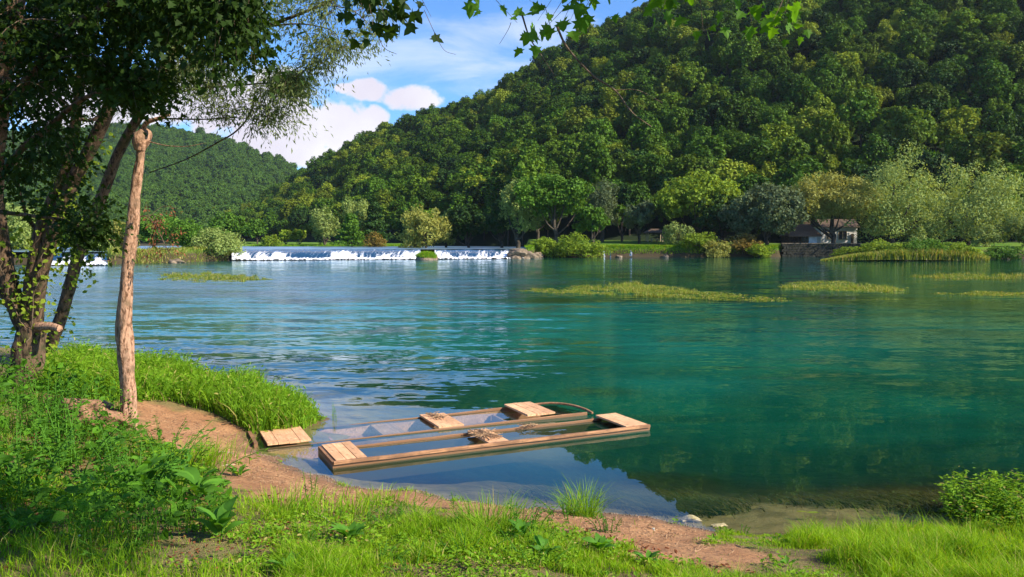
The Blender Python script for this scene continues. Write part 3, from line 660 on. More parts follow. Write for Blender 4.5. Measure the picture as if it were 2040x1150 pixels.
TR = [ # px, top, base, width, dist, material, kind, label, trunk_frac, lobes
 (1658, 338, 480, 135, 152, 'wcrown2', 'willow', 'yellowish willow with a dark forked trunk in front of the white house', .2, 9),
 (1775, 318, 492, 180, 150, 'wcrown', 'willow', 'tallest pale willow right of the white house, peaked at its left', .03, 12),
 (1925, 326, 500, 185, 152, 'wcrown', 'willow', 'broad pale willow at the right, behind the right end of the reed island', .03, 12),
 (2050, 405, 512, 110, 140, 'wcrown', 'willow', 'low green willow cut off by the right edge of the picture', .05, 8),
 (1990, 385, 500, 70, 165, 'gcrown', 'leaf', 'small dark green tree between the broad pale willow and the right edge', .1, 7),
 (1525, 355, 505, 140, 152, 'grey', 'leaf', 'grey green tree reaching down to the water left of the hut', .06, 10),
 (1388, 344, 492, 180, 165, 'ycrown', 'leaf', 'wide yellow green broadleaf tree above the bushes right of the lawn', .2, 10),
 (1440, 380, 492, 110, 160, 'dcrown', 'leaf', 'dark broadleaf tree filling the gap right of the wide yellow green tree', .1, 8),
 (1590, 345, 480, 70, 172, 'gcrown', 'leaf', 'green tree rising behind the hut roof', .15, 7),
 (1272, 400, 486, 52, 165, 'grey', 'leaf', 'small slim blue green tree standing on the lawn', .22, 7),
 (1238, 408, 484, 38, 175, 'gcrown', 'leaf', 'smallest green tree at the left end of the lawn', .2, 6),
 (1030, 358, 492, 80, 160, 'wcrown', 'willow', 'tall pale willow at the left end of the grove', .2, 8),
 (1105, 345, 492, 130, 158, 'gcrown', 'leaf', 'large round dark green maple in the middle of the grove', .25, 11),
 (1198, 356, 484, 66, 172, 'grey', 'willow', 'tall silvery brown willow at the right of the grove', .2, 8),
 (1180, 405, 492, 66, 155, 'gcrown', 'leaf', 'lower mid green tree below the silvery brown willow', .15, 7),
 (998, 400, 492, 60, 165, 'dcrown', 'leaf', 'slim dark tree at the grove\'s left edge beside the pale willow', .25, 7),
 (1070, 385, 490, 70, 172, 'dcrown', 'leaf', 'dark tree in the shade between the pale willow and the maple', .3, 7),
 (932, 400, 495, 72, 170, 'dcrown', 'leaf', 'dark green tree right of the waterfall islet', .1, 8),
 (848, 413, 495, 88, 165, 'wcrown2', 'willow', 'bright yellowish willow standing above the grassy islet', .06, 9),
 (888, 424, 494, 34, 172, 'wcrown', 'willow', 'narrow pale tree at the right side of the bright yellowish willow', .1, 5),
 (806, 432, 494, 50, 175, 'dcrown', 'leaf', 'dark bush like tree left of the bright yellowish willow', .05, 6),
 (745, 398, 492, 60, 205, 'dcrown', 'cone', 'dark pointed tree behind the waterfall', .1, 6),
 (712, 390, 492, 54, 210, 'wcrown', 'willow', 'pale feathery tree behind the dark pointed one', .15, 7),
 (700, 428, 494, 70, 195, 'gcrown', 'cone', 'green layered conical tree behind the waterfall', .06, 6),
 (646, 406, 492, 58, 205, 'wcrown', 'willow', 'pale rounded willow above the middle of the waterfall', .1, 8),
 (746, 464, 494, 40, 190, 'rust', 'bush', 'low brownish bush behind the waterfall', 0, 6),
 (512, 438, 492, 46, 215, 'gcrown', 'leaf', 'round green tree left of two small bright trees', .12, 7),
 (596, 455, 489, 30, 210, 'ycrown', 'leaf', 'right one of two small bright green trees on the grassy shore', .2, 6),
 (570, 458, 489, 28, 210, 'ycrown', 'leaf', 'left one of two small bright green trees on the grassy shore', .2, 6),
 (540, 468, 491, 40, 205, 'ycrown', 'bush', 'low bright bush left of the two small bright trees', 0, 6),
 (465, 428, 492, 80, 235, 'gcrown', 'leaf', 'spreading green tree behind the big pale bush', .1, 8),
 (430, 456, 519, 100, 119, 'wcrown', 'bush', 'big pale rounded bush overhanging the left end of the waterfall', 0, 10),
 (372, 440, 512, 100, 122, 'gcrown', 'bush', 'green bush left of the big pale rounded bush', 0, 9),
 (305, 425, 500, 90, 145, 'gcrown', 'leaf', 'green tree seen behind the dead brown sprig', .05, 8),
 (190, 455, 512, 70, 112, 'wcrown', 'bush', 'olive bush above the small left cascade', 0, 8),
 (235, 435, 505, 80, 150, 'wcrown2', 'willow', 'olive willow behind the pale slender trunk', .05, 8),
 (110, 420, 510, 130, 135, 'gcrown', 'leaf', 'mid green tree behind the leaning trunks', .05, 9),
 (20, 400, 515, 150, 130, 'wcrown', 'willow', 'pale olive tree at the far left edge', .05, 10),
 (-110, 400, 520, 160, 120, 'gcrown', 'leaf', 'green tree beyond the left edge of the picture', .05, 9),
 (1085, 471, 516, 56, 146, 'ycrown', 'bush', 'small round bush left of the wide bank bush', 0, 7),
 (1160, 471, 516, 92, 144, 'ycrown', 'bush', 'wide rounded bush hanging over the bank below the grove', 0, 10),
 (1352, 440, 512, 48, 150, 'wcrown', 'bush', 'upright grey green bush at the right end of the lawn', 0, 7),
 (1392, 466, 513, 66, 148, 'ycrown', 'bush', 'green bush right of the upright grey green one', 0, 8),
 (1428, 478, 513, 58, 146, 'wcrown2', 'bush', 'pale yellowish low bush in the middle of the bank bushes', 0, 7),
 (1478, 468, 513, 66, 148, 'rust', 'bush', 'bush with rusty orange top over the water', 0, 8),
 (1512, 484, 513, 50, 146, 'ycrown', 'bush', 'low bush between the rusty topped bush and the grey green tree', 0, 7),
 (1700, 492, 517, 80, 128, 'ycrown', 'bush', 'low leafy clump at the left end of the reed island', 0, 7),
 (1765, 474, 519, 90, 124, 'ycrown', 'bush', 'taller yellow green bush near the left of the reed island', 0, 8),
 (1840, 478, 520, 90, 122, 'gcrown', 'bush', 'dark based bush in the middle of the reed island', 0, 8),
 (1830, 455, 500, 40, 132, 'wcrown', 'bush', 'pale bush rising behind the reed island', 0, 6),
 (1915, 486, 520, 80, 122, 'ycrown', 'bush', 'low bush at the right end of the reed island', 0, 8),
 (1965, 450, 500, 50, 140, 'wcrown', 'bush', 'pale leafy bush under the broad pale willow', 0, 6),
 (2000, 490, 516, 70, 132, 'gcrown', 'bush', 'low green bush beside the right edge waterline', 0, 7),
]
for a in TR:
    nm = 'bush' if a[6] == 'bush' else ('willow_tree' if a[6] == 'willow' else 'tree')
    tree(a[0], a[1], a[2], a[3], a[4], a[5], a[6], a[7], a[8], a[9], group=g1, name=nm, cat='bush' if a[6] == 'bush' else 'tree')

def rockmesh(name, sx, sy, sz, seed, mat, sub=3, amp=0.35):
    import bmesh
    bm = bmesh.new(); bmesh.ops.create_icosphere(bm, subdivisions=sub, radius=1)
    V = np.array([v.co[:] for v in bm.verts])
    k = 1+amp*(fbm(V[:, 0]*1.5+seed, V[:, 1]*1.5+V[:, 2]*1.3, 4, seed)-0.5)*2
    for v, kk in zip(bm.verts, k): v.co = Vector((v.co.x*sx*kk, v.co.y*sy*kk, v.co.z*sz*kk))
    me = bpy.data.meshes.new(name); bm.to_mesh(me); bm.free(); me.materials.append(M[mat])
    for p in me.polygons: p.use_smooth = True
    return me
# grassy islet in the waterfall
isl = thing('islet', 'small round grassy islet splitting the waterfall', 'islet', P(850, 517, 125)*[1, 1, 0])
link('rock', rockmesh('rock', 1.7, 2.2, 1.0, 3, 'rock'), isl)
mb = MB(); n = 2600; a = rs.rand(n)*6.28; r = np.sqrt(rs.rand(n))
add_blades(mb, np.stack([1.6*r*np.cos(a), 2.1*r*np.sin(a), 0.95*np.sqrt(1-r*r*0.9)], 1), rs.uniform(.3, .7, n), np.full(n, .08), lean=0.9)
mb.build('grass', M['lush'], isl)
# tufa rocks on the right end of the fall
for i, (px, py, sx, sz, lb) in enumerate(((1022, 514, 1.2, .9, 'pale tufa rock at the right foot of the waterfall'), (1046, 512, 1.5, 1.3, 'biggest brown tufa rock where the waterfall meets the bank'), (1066, 514, 1.3, 1.0, 'tufa rock under the small round bush'), (1034, 503, 1.6, .7, 'flat tufa rock on top of the ledge beside the waterfall'),
        (1233, 513, .55, .4, 'left one of two small round boulders below the lawn'), (1325, 513, .6, .42, 'right one of two small round boulders below the lawn'), (350, 524, 1.2, .5, 'dark rock at the water left of the big pale bush'))):
    p = P(px, py, float(shore_y(px))-0.3); o = link('rock', rockmesh('rock', sx, sx*.8, sz, 10+i, 'rock', 4, .6)); o.location = (p[0], p[1], max(p[2]-0.1, 0)); tag(o, lb, 'rock', 'rocks along the far waterline')
# thin trickles down the far bank
for px, wd, lb in ((1110, .25, 'thin trickle under the small round bush'), (1204, .22, 'leftmost thin trickle below the lawn'), (1216, .13, 'narrowest trickle below the lawn'), (1257, .3, 'widest thin trickle below the lawn, between the boulders'), (1442, .4, 'trickle foaming out between the bank bushes')):
    y = float(shore_y(px)); x = (px-1020)/1600*y; mb = MB(); q, tt, F = grid(np.linspace(-wd, wd, 12), np.linspace(0, 1, 12))
    X_ = x+q*(0.5+.5*vnoise(q*9, tt*5, px)); Y_ = y-0.35+tt*0.75; V = np.stack([X_, Y_, np.maximum(farz(X_, Y_)[0], 0)+.05], -1).reshape(-1, 3)
    tag(link('trickle', mesh_np('trickle', V, [F], M['fall'], vattr={'foam': np.full(len(V), .36)}, smooth=True)), lb, 'waterfall', 'trickles down the far bank')
# grass hanging over the far bank edge
mb = MB(); n = 16000; px = rs.uniform(1045, 1620, n); y = shore_y(px)+rs.uniform(-0.4, 2.6, n)**1.0; x = (px-1020)/1600*y
z = farz(x, y)[0]; okk = z > 0.6
add_blades(mb, np.stack([x, y, z], 1)[okk], rs.uniform(.3, .7, okk.sum()), np.full(okk.sum(), .10), lean=0.8, dirs=np.array([[0, -1.0, -.5]]))
tag(mb.build('bank_grass', M['lush']), 'bright tussocky grass hanging over the far bank edge', 'grass', kind='stuff')
# reed island and waterline grasses (tall, uncountable)
mb = MB(); n = 26000; px = np.concatenate([rs.uniform(1635, 1970, 20000), rs.uniform(1635, 1740, 6000)]); ya = 119+rs.rand(n)*8; x = (px-1020)/1600*ya
hh = ipx(px, [(1635, .25), (1690, 1.0), (1760, 1.7), (1850, 2.1), (1940, 1.8), (1970, .8)])*rs.uniform(.5, 1.1, n)
add_blades(mb, np.stack([x, ya, 0*x-0.1+0.3*(1-((px-1800)/170)**2).clip(0, 1)], 1), hh, np.full(n, .13), lean=0.35)
tag(mb.build('reed_island', M['reed']), 'long bank of tall yellow green reeds in front of the willows', 'reeds', kind='stuff')
mb = MB(); n = 9000; px = rs.uniform(212, 455, n); ya = shore_y(px)+rs.rand(n)*9; x = (px-1020)/1600*ya
add_blades(mb, np.stack([x, ya, farz(x, ya)[0]], 1), rs.uniform(.15, .8, n)*fbm(px*.05, ya*.3, 3, 8)*1.6, np.full(n, .10), lean=0.6)
tag(mb.build('ledge_grass', M['reed']), 'olive grass on the low ledge left of the big pale bush', 'grass', kind='stuff')
mb = MB(); n = 9000; px = rs.uniform(500, 810, n); ya = 203+rs.rand(n)*14; x = (px-1020)/1600*ya
add_blades(mb, np.stack([x, ya, 0*x+1.5], 1), rs.uniform(.3, .9, n), np.full(n, .16), lean=0.5)
tag(mb.build('shore_grass', M['lush']), 'bright grass strip on the upper shore behind the waterfall', 'grass', kind='stuff')

# floating weed beds on the river
def weedbed(poly, n, hmax, label, w_=0.022, tall=None):
    W = np.array([G(*p)[:2] for p in poly]); lo = W.min(0); hi = W.max(0)
    p = rs.uniform(lo, hi, (n*6, 2)); d = polydist(p[:, 0], p[:, 1], W, True)
    L = hi[0]-lo[0]
    ok = inpoly(p[:, 0], p[:, 1], W) & (fbm(p[:, 0]*1.1, p[:, 1]*1.1, 3, len(label)) > 0.40+0.22*np.exp(-d*1.5)) & (fbm(p[:, 0]*2.5, p[:, 1]*1.2, 2, 7) > .42); p = p[ok][:n]; d = d[ok][:n]
    cl = fbm(p[:, 0]*0.8, p[:, 1]*0.8, 3, 5)
    h = hmax*(0.12+0.9*sst(.42, .68, cl))*rs.uniform(.2, 1.25, len(p))
    if tall: h = h*ipx(1020+1600*p[:, 0]/p[:, 1], tall)
    mb = MB(); add_blades(mb, np.column_stack([p, 0*p[:, 0]-.02]), h, np.full(len(p), w_), lean=0.7)
    m2 = len(p)//2; q = p[rs.randint(0, len(p), m2)]+rs.normal(0, .12, (m2, 2)); nn = rdir(m2)*.4; nn[:, 2] = 1
    ax = rdir(m2); ax[:, 2] *= .15
    V, F, r = place(T_oval(.4), np.column_stack([q, rs.uniform(.005, .04, m2)]), ax, nn, rs.uniform(.06, .16, m2)); mb.add(V, F, r)
    tag(mb.build('water_weed', M['reed']), label, 'water plants', kind='stuff')
weedbed([(300, 556), (330, 548), (420, 545), (500, 549), (545, 557), (480, 563), (380, 563)], 9000, .32, 'green floating weed bed at the left, behind the slender trunk', .04)
weedbed([(1010, 580), (1100, 573), (1260, 566), (1330, 570), (1400, 580), (1580, 596), (1575, 602), (1400, 598), (1250, 590), (1100, 586)], 15000, .27, 'long yellow green weed bed in the middle of the river', .026, [(1010, .4), (1150, .8), (1270, 1.35), (1370, 1.0), (1400, .25), (1600, .15)])
weedbed([(1530, 572), (1560, 566), (1680, 568), (1810, 574), (1800, 584), (1650, 581)], 5000, .32, 'bright weed bed right of the long one', .03)
weedbed([(1810, 552), (1900, 546), (2100, 546), (2100, 556), (1900, 558)], 4500, .38, 'farther weed bed near the right edge', .04)
weedbed([(1850, 586), (1950, 581), (2120, 583), (2120, 592), (1950, 590)], 4500, .12, 'flat brownish weed bed near the right edge', .03)
weedbed([(1560, 563), (1640, 559), (1730, 563), (1730, 566), (1600, 567)], 1500, .2, 'thin straggling weed strip behind the bright one', .03)

# ------------------------------------------------------------------ buildings on the far bank
def wx(px, y): return (px-1020)/1600*y
def zpx(py, y): return EYE+tanel(py)*y
# retaining wall
y0 = 149.5; x0, x1 = wx(1556, y0), wx(1712, y0); r = thing('retaining_wall', 'long dark stone wall at the waterline below the white house', 'wall', ((x0+x1)/2, y0, 0))
mb = MB(); zt = zpx(486, y0)
for row in range(5):
    k = 26
    for i in range(k):
        wd = (x1-x0)/k; mb.box((x0+wd*(i+.5+.5*(row % 2))-(x0+x1)/2, rs.uniform(-.04, .04), zt*(row+.5)/5), (wd*.48, .4, zt/10-.02), jit=.03)
mb.build('stones', M['stone'], r)
MB().box((0, 0.05, zt+.08), ((x1-x0)/2+.1, .5, .08), jit=.02).build('coping', M['rock'], r)
# boat hut
y1 = 156; x0, x1 = wx(1566, y1), wx(1622, y1); zf = zt+.05; ze = zpx(469, y1); zr = zpx(447, y1); xc = (x0+x1)/2; hw = (x1-x0)/2
r = thing('hut', 'low hut with brown tiled roof and dark open front', 'hut', (xc, y1, zf))
he = ze-zf
MB().box((hw*.62, 0, he/2), (hw*.28, 1.8, he/2)).build('white_wall', M['white'], r)
mb = MB()
for i in range(7): mb.box((-hw+.1+i*hw*.2, -1.7, he/2), (.08, .08, he/2))
mb.box((-hw*.3, 1.6, he/2), (hw*.62, .1, he/2)); mb.build('post', M['timber'], r)
mb = MB(); V = np.array([[-hw-.5, -2.6, he-.1], [hw+.5, -2.6, he-.1], [hw*.7, 0.4, zr-zf], [-hw*.6, 0.4, zr-zf], [-hw-.5, 3, he-.1], [hw+.5, 3, he-.1]])
V2 = V-[0, 0, .16]; mb.add(np.vstack([V, V2]), [[0, 1, 2, 3], [3, 2, 5, 4], [6, 9, 8, 7], [9, 10, 11, 8], [0, 6, 7, 1], [4, 5, 11, 10]]); mb.add(np.vstack([V, V2]), [[0, 3, 4], [1, 5, 2]])
mb.build('roof', M['tiles'], r)
# white house
y2 = 162; x0, x1 = wx(1634, y2), wx(1706, y2); xc = (x0+x1)/2; hw = (x1-x0)/2; zt2 = zpx(452, y2); hh_ = zt2-zf
r = thing('house', 'white house with a dark two pane window behind the yellowish willow', 'house', (xc, y2, zf))
mb = MB().box((0, 2.5, hh_/2), (hw, 2.5, hh_/2)); mb.build('wall', M['white'], r)
for wxp, wpx, t_, b_ in ((1677, 15, 461, 477), (1650, 8, 464, 476)):
    cx = wx(wxp, y2)-xc; cz = (zpx(t_, y2)+zpx(b_, y2))/2-zf; hz = (zpx(t_, y2)-zpx(b_, y2))/2; hx = wpx/1600*y2/2
    wnd = MB().box((cx-hx-.06, -.04, cz), (.06, .06, hz+.12)).box((cx+hx+.06, -.04, cz), (.06, .06, hz+.12)).box((cx, -.04, cz), (.05, .055, hz)).box((cx, -.04, cz+hz+.06), (hx, .06, .06)).box((cx, -.05, cz-hz-.06), (hx+.1, .1, .06)).build('window', M['pale'], r)
    MB().box((cx, -.01, cz), (hx, .02, hz)).build('pane', M['glass'], wnd)
mb = MB(); V = np.array([[-hw-.4, -.5, hh_], [hw+.4, -.5, hh_], [hw+.4, 2.5, hh_+1.6], [-hw-.4, 2.5, hh_+1.6], [-hw-.4, 5.5, hh_], [hw+.4, 5.5, hh_]]); V2 = V-[0, 0, .14]
mb.add(np.vstack([V, V2]), [[0, 1, 2, 3], [3, 2, 5, 4], [6, 9, 8, 7], [9, 10, 11, 8], [0, 6, 7, 1], [4, 5, 11, 10]]); mb.add(np.vstack([V, V2]), [[0, 3, 4], [1, 5, 2]]); mb.build('roof', M['timber'], r)
MB().box((hw*.72, -.2, .95), (.28, .04, .95)).build('door', M['timber'], r)
# gabled barn higher up behind
y3 = 172; xc = wx(1592, y3); zb3 = zf; zp = zpx(392, y3); ze3 = zpx(408, y3); hw = 2.2
r = thing('barn', 'tall grey timber barn gable half hidden behind the hut', 'barn', (xc, y3, zb3))
mb = MB(); a = ze3-zb3; b = zp-zb3
mb.add([[-hw, 0, 0], [hw, 0, 0], [hw, 0, a], [0, 0, b], [-hw, 0, a], [-hw, 5, 0], [hw, 5, 0], [hw, 5, a], [0, 5, b], [-hw, 5, a]], [[0, 1, 2, 4], [6, 5, 9, 7], [0, 4, 9, 5], [1, 6, 7, 2]]); mb.add([[-hw, 0, a], [hw, 0, a], [0, 0, b], [-hw, 5, a], [hw, 5, a], [0, 5, b]], [[0, 1, 2], [4, 3, 5]]); mb.build('wall', M['timber'], r)
mb = MB(); V = np.array([[-hw-.5, -.6, a-.45], [0, -.6, b+.1], [hw+.5, -.6, a-.45], [-hw-.5, 5.4, a-.45], [0, 5.4, b+.1], [hw+.5, 5.4, a-.45]]); V2 = V-[0, 0, .2]
mb.add(np.vstack([V, V2]), [[0, 1, 4, 3], [1, 2, 5, 4], [6, 9, 10, 7], [7, 10, 11, 8], [0, 6, 7, 1], [1, 7, 8, 2], [2, 8, 11, 5], [0, 3, 9, 6]]); mb.build('roof', M['rock'], r)
# picnic shelter on the lawn
y4 = 178; xc = wx(1303, y4); zg = float(farz(np.array([xc]), np.array([y4]))[0][0]); zt4 = zpx(456, y4)
r = thing('picnic_shelter', 'small dark roofed picnic shelter on posts at the right of the lawn', 'shelter', (xc, y4, zg)); hh4 = max(zt4-zg, 2.4); hw = 1.9
for sx in (-1, 1):
    for sy in (-1, 1): MB().box((sx*hw*.85, sy*1.3, hh4*.35), (.09, .09, hh4*.36)).build('post', M['pale'], r)
mb = MB(); V = np.array([[-hw-.3, -1.9, hh4*.7], [hw+.3, -1.9, hh4*.7], [hw*.5, 0, hh4], [-hw*.5, 0, hh4], [-hw-.3, 1.9, hh4*.7], [hw+.3, 1.9, hh4*.7]]); V2 = V-[0, 0, .1]
mb.add(np.vstack([V, V2]), [[0, 1, 2, 3], [3, 2, 5, 4], [6, 9, 8, 7], [9, 10, 11, 8], [0, 6, 7, 1], [4, 5, 11, 10]]); mb.add(np.vstack([V, V2]), [[0, 3, 4], [1, 5, 2]]); mb.build('roof', M['timber'], r)
MB().box((0, 0, .72), (.9, .35, .04)).box((0, .7, .42), (.9, .14, .03)).box((0, -.7, .42), (.9, .14, .03)).box((-.6, 0, .36), (.05, .6, .34)).box((.6, 0, .36), (.05, .6, .34)).build('table', M['pale'], r)

# ------------------------------------------------------------------ sunken boats
def planks(mb, x0, x1, y0, y1, z, th, k, gap=0.0025, jit=0.003):
    wdt = (x1-x0)/k
    for i in range(k): mb.box((x0+wdt*(i+.5), (y0+y1)/2, z+rs.uniform(-jit, jit)), (wdt/2-gap, (y1-y0)/2+rs.uniform(-.012, .006), th/2), jit=.002)
    return mb
def seg(mb, p0, p1, hw_, hh_):
    p0 = np.array(p0, float); p1 = np.array(p1, float); d = p1-p0; L = np.linalg.norm(d[:2]); rot = math.atan2(d[1], d[0]); m = 10
    for i in range(m):
        a = p0+d*i/m; b = p0+d*(i+1)/m; c = (a+b)/2
    q = np.linspace(0, 1, 14); s = np.array([-math.sin(rot), math.cos(rot), 0])
    V = []
    for x in q:
        c = p0+d*x; e = rs.uniform(-.004, .004, 2)
        for a_, b_ in ((-1, -1), (1, -1), (1, .8), (.8, 1), (-.8, 1), (-1, .8)): V.append(c+s*(a_*hw_+e[0])+np.array([0, 0, b_*hh_+e[1]]))
    i = (np.arange(13)*6)[:, None]; j = np.arange(6)[None]; k = (j+1) % 6
    mb.add(V, np.stack([i+j, i+k, i+6+k, i+6+j], -1).reshape(-1, 4)); mb.add(V, [[0, 5, 4, 3], [0, 3, 2, 1], [78, 79, 80, 81], [78, 81, 82, 83]])
    return mb
# near boat
L, W_ = B1_len, B1_w
r = thing('sunken_boat', 'nearer flat wooden boat filled with water, its gunwales just above the surface', 'boat', (A_[0], A_[1], 0), B1_rot, 'two flat wooden boats sunk to their gunwales')
seg(MB(), (0, .02, BZ-.015), (L, .02, BZ-.015), .030, .020).build('gunwale', M['rail'], r)
seg(MB(), (.40, W_-.02, BZ-.078), (L-.32, W_-.02, BZ-.065), .018, .020).build('gunwale', M['rail'], r)
seg(MB(), (0, .035, -.09), (L, .035, -.09), .016, .145).build('side_board', M['rail'], r)
seg(MB(), (0, W_-.035, -.155), (L, W_-.035, -.145), .012, .13).build('side_board', M['rail'], r)
MB().box((.012, W_/2, -.06), (.022, W_/2-.02, .135)).build('end_board', M['rail'], r)
MB().box((L-.012, W_/2, -.06), (.022, W_/2-.02, .135)).build('end_board', M['rail'], r)
planks(MB(), .04, .46, .045, W_, BZ-.005, .028, 3).build('deck', M['plank'], r)
planks(MB(), L-.42, L-.02, .045, W_, BZ-.005, .028, 3).build('deck', M['plank'], r)
planks(MB(), 1.02*L*.5-.28, L*.5+.10, .045, W_-.03, BZ-.028, .028, 2).build('thwart', M['plank'], r)
mb = MB()
for i in range(5): mb.box((L/2, .05+(W_-.1)*(i+.5)/5, -.235), (L/2-.03, (W_-.1)/10-.004, .01), jit=.003)
mb.build('floor', M['sunk'], r)
mb = MB()
for x in (.9, 1.65, 3.25, 4.1): mb.box((x, W_/2, -.21), (.022, W_/2-.06, .016))
mb.build('rib', M['sunk'], r)
# farther boat
L, W_ = B2_len, B2_w
r2 = thing('sunken_boat', 'farther flat wooden boat, mostly under water, with a rounded bow rim', 'boat', (A2[0], A2[1], 0), B2_rot, 'two flat wooden boats sunk to their gunwales')
seg(MB(), (0, .02, -.030), (L+.1, .02, .026), .016, .026).build('gunwale', M['rail'], r2)
seg(MB(), (.1, W_, -.050), (L-.55, W_, .028), .016, .026).build('gunwale', M['rail'], r2)
seg(MB(), (0, .02, -.13), (L, .02, -.10), .012, .10).build('side_board', M['sunk'], r2)
seg(MB(), (.1, W_, -.15), (L-.3, W_, -.10), .012, .10).build('side_board', M['sunk'], r2)
MB().box((.0, W_*.52, .0), (.025, W_*.40, .07)).build('end_board', M['rail'], r2)
planks(MB(), .15, .78, .03, W_+.05, .045, .03, 4).build('deck', M['plank'], r2)
planks(MB(), L-1.02, L-.5, .04, W_+.02, .085, .03, 3).build('deck', M['plank'], r2)
planks(MB(), 2.78, 3.22, .05, W_+.02, .035, .03, 2).build('thwart', M['plank'], r2)
planks(MB(), 1.92, 2.30, .05, W_, -.045, .03, 2).build('thwart', M['sunk'], r2)
mb = MB(); th = np.linspace(-.1, math.pi/2+.15, 9)
mb.tube([(L-.5+.68*math.cos(a), .05+(W_-.08)*math.sin(a), .045+.035*math.sin(2*a)) for a in th], [.022]*9, 6, 2); mb.build('bow_rim', M['rail'], r2, True)
mb = MB()
for i in range(5): mb.box((L/2-.05, .04+(W_-.06)*(i+.5)/5, -.20), (L/2-.1, (W_-.06)/10-.004, .01), jit=.003)
mb.build('floor', M['sunk'], r2)
MB().box((4.1, W_/2, -.10), (.02, W_/2-.05, .05)).box((1.2, W_/2, -.15), (.02, W_/2-.05, .03)).build('rib', M['sunk'], r2)
# tangles of roots on the thwarts
def tangle(o, rot, cx, cy, z, n, sx, sy, label):
    mb = MB(); root = thing('root_tangle', label, 'roots', (o[0]+cx*math.cos(rot)-cy*math.sin(rot), o[1]+cx*math.sin(rot)+cy*math.cos(rot), z), rot, 'dead root tangles lying on the boats')
    for i in range(n):
        a = rs.rand()*6.28; pts = []
        for q in np.linspace(0, 1, 6): pts.append([sx*(q-.5)*math.cos(a)+rs.normal(0, .03), sy*(q-.5)*math.sin(a)*1.2+rs.normal(0, .035), .01+.03*rs.rand()])
        mb.tube(pts, np.linspace(.006, .003, 6), 5, 3)
    mb.build('strands', M['stick'], root, True)
tangle(A_, B1_rot, B1_len*.5-.10, .55, BZ-.01, 26, .45, .55, 'brown root tangle on the middle thwart of the nearer boat')
tangle(A2, B2_rot, 2.98, .72, .055, 16, .3, .4, 'small root tangle on the middle thwart of the farther boat')
tangle(A_, B1_rot, 3.3, .90, BZ-.04, 7, .35, .2, 'thin driftwood twigs caught on the far gunwale of the nearer boat')

# ------------------------------------------------------------------ near bank plants
def sample_ground(poly_px, n, y0=3, dens=None):
    W = np.array([GG(*p)[:2] for p in poly_px]); lo = W.min(0); hi = W.max(0); out = []
    while sum(len(o) for o in out) < n:
        p = rs.uniform(lo, hi, (n*2, 2)); out.append(p[inpoly(p[:, 0], p[:, 1], W)])
    return np.concatenate(out)[:n]
def on_ground(p): return np.column_stack([p, ground(p[:, 0], p[:, 1])])
# lawn and bank grass
n = 470000; q = rs.rand(n)
y = 4.3+(12.5-4.3)*q**1.15; x = rs.uniform(-0.80, 0.80, n)*y
mud = mudness(x, y); sd = sdshore(x, y); nz = fbm(x*1.3, y*1.3, 3, 81); n2 = fbm(x*5, y*5, 2, 83)
ok = (sd > 0.05) & (rs.rand(n) > mud*1.0-0.004) & (rs.rand(n) < 0.12+1.2*sst(.30, .52, nz)*(.35+.9*sst(.3, .5, n2))) & ~((x < -1.5-0.35*(y-5)) & (rs.rand(n) < .8))
x, y, mud, nz, n2, sd = x[ok], y[ok], mud[ok], nz[ok], n2[ok], sd[ok]
h = (0.025+0.075*sst(.35, .7, nz)+0.09*sst(.52, .8, n2))*rs.uniform(.4, 1.6, len(x))*np.where(x > 2.6, 1.25, 1.0); _md = polydist(x, y, MUDP, True); h = h*np.where(mud > .5, .5, 1)*(0.38+0.62*sst(.1, .8, _md))
mb = MB(); add_blades(mb, on_ground(np.column_stack([x, y])), h, rs.uniform(.004, .008, len(x)), lean=0.6)
tag(mb.build('grass', M['grass']), 'sunlit short grass covering the near bank', 'grass', kind='stuff')
print('grass', len(x))
# small clover / herb leaves in the lawn
n = 60000; y = 4.4+(11-4.4)*rs.rand(n); x = rs.uniform(-.78, .78, n)*y; nz = fbm(x*1.1+9, y*1.1, 3, 85)
ok = (sdshore(x, y) > .1) & (mudness(x, y) < .35) & (nz > .5) ; x, y = x[ok], y[ok]; n = len(x)
p = on_ground(np.column_stack([x, y])); p[:, 2] += rs.uniform(.01, .07, n); ax = rdir(n); ax[:, 2] = np.abs(ax[:, 2])*.4; nn = rdir(n)*.6; nn[:, 2] = 1
V, F, rr = place(T_oval(.62), p, ax, nn, rs.uniform(.018, .05, n)); mb = MB(); mb.add(V, F, rr)
tag(mb.build('lawn_herbs', M['lush']), 'small round leafed herbs mixed into the near grass', 'ground cover', kind='stuff')
# lush herbs and grasses on the promontory
pp = sample_ground([(60, 716), (330, 736), (480, 768), (600, 808), (642, 838), (600, 858), (505, 866), (430, 826), (340, 800), (230, 800), (120, 790), (40, 770)], 26000)
mb = MB(); g = on_ground(pp); g[:, 2] = np.maximum(g[:, 2], -.02); px = 1020+1600*g[:, 0]/g[:, 1]
hs = rs.uniform(.12, .55, len(g))*(0.25+.85*sst(.25, .75, fbm(g[:, 0]*1.6, g[:, 1]*1.6, 3, 3)))
add_blades(mb, g, hs, rs.uniform(.010, .022, len(g)), lean=.45, segs=3)
n = 30000; k = rs.randint(0, len(g), n); p = g[k]+np.column_stack([rs.normal(0, .05, n), rs.normal(0, .05, n), hs[k]*rs.uniform(.15, .95, n)])
V, F, rr = place(T_oval(.34), p, rdir(n)*[1, 1, .6], rdir(n)*.6+[0, 0, .8], rs.uniform(.04, .10, n)); mb.add(V, F, rr)
tag(mb.build('waterside_herbs', M['lush']), 'lush tangled grass and herbs on the spit beside the boats', 'ground cover', kind='stuff')
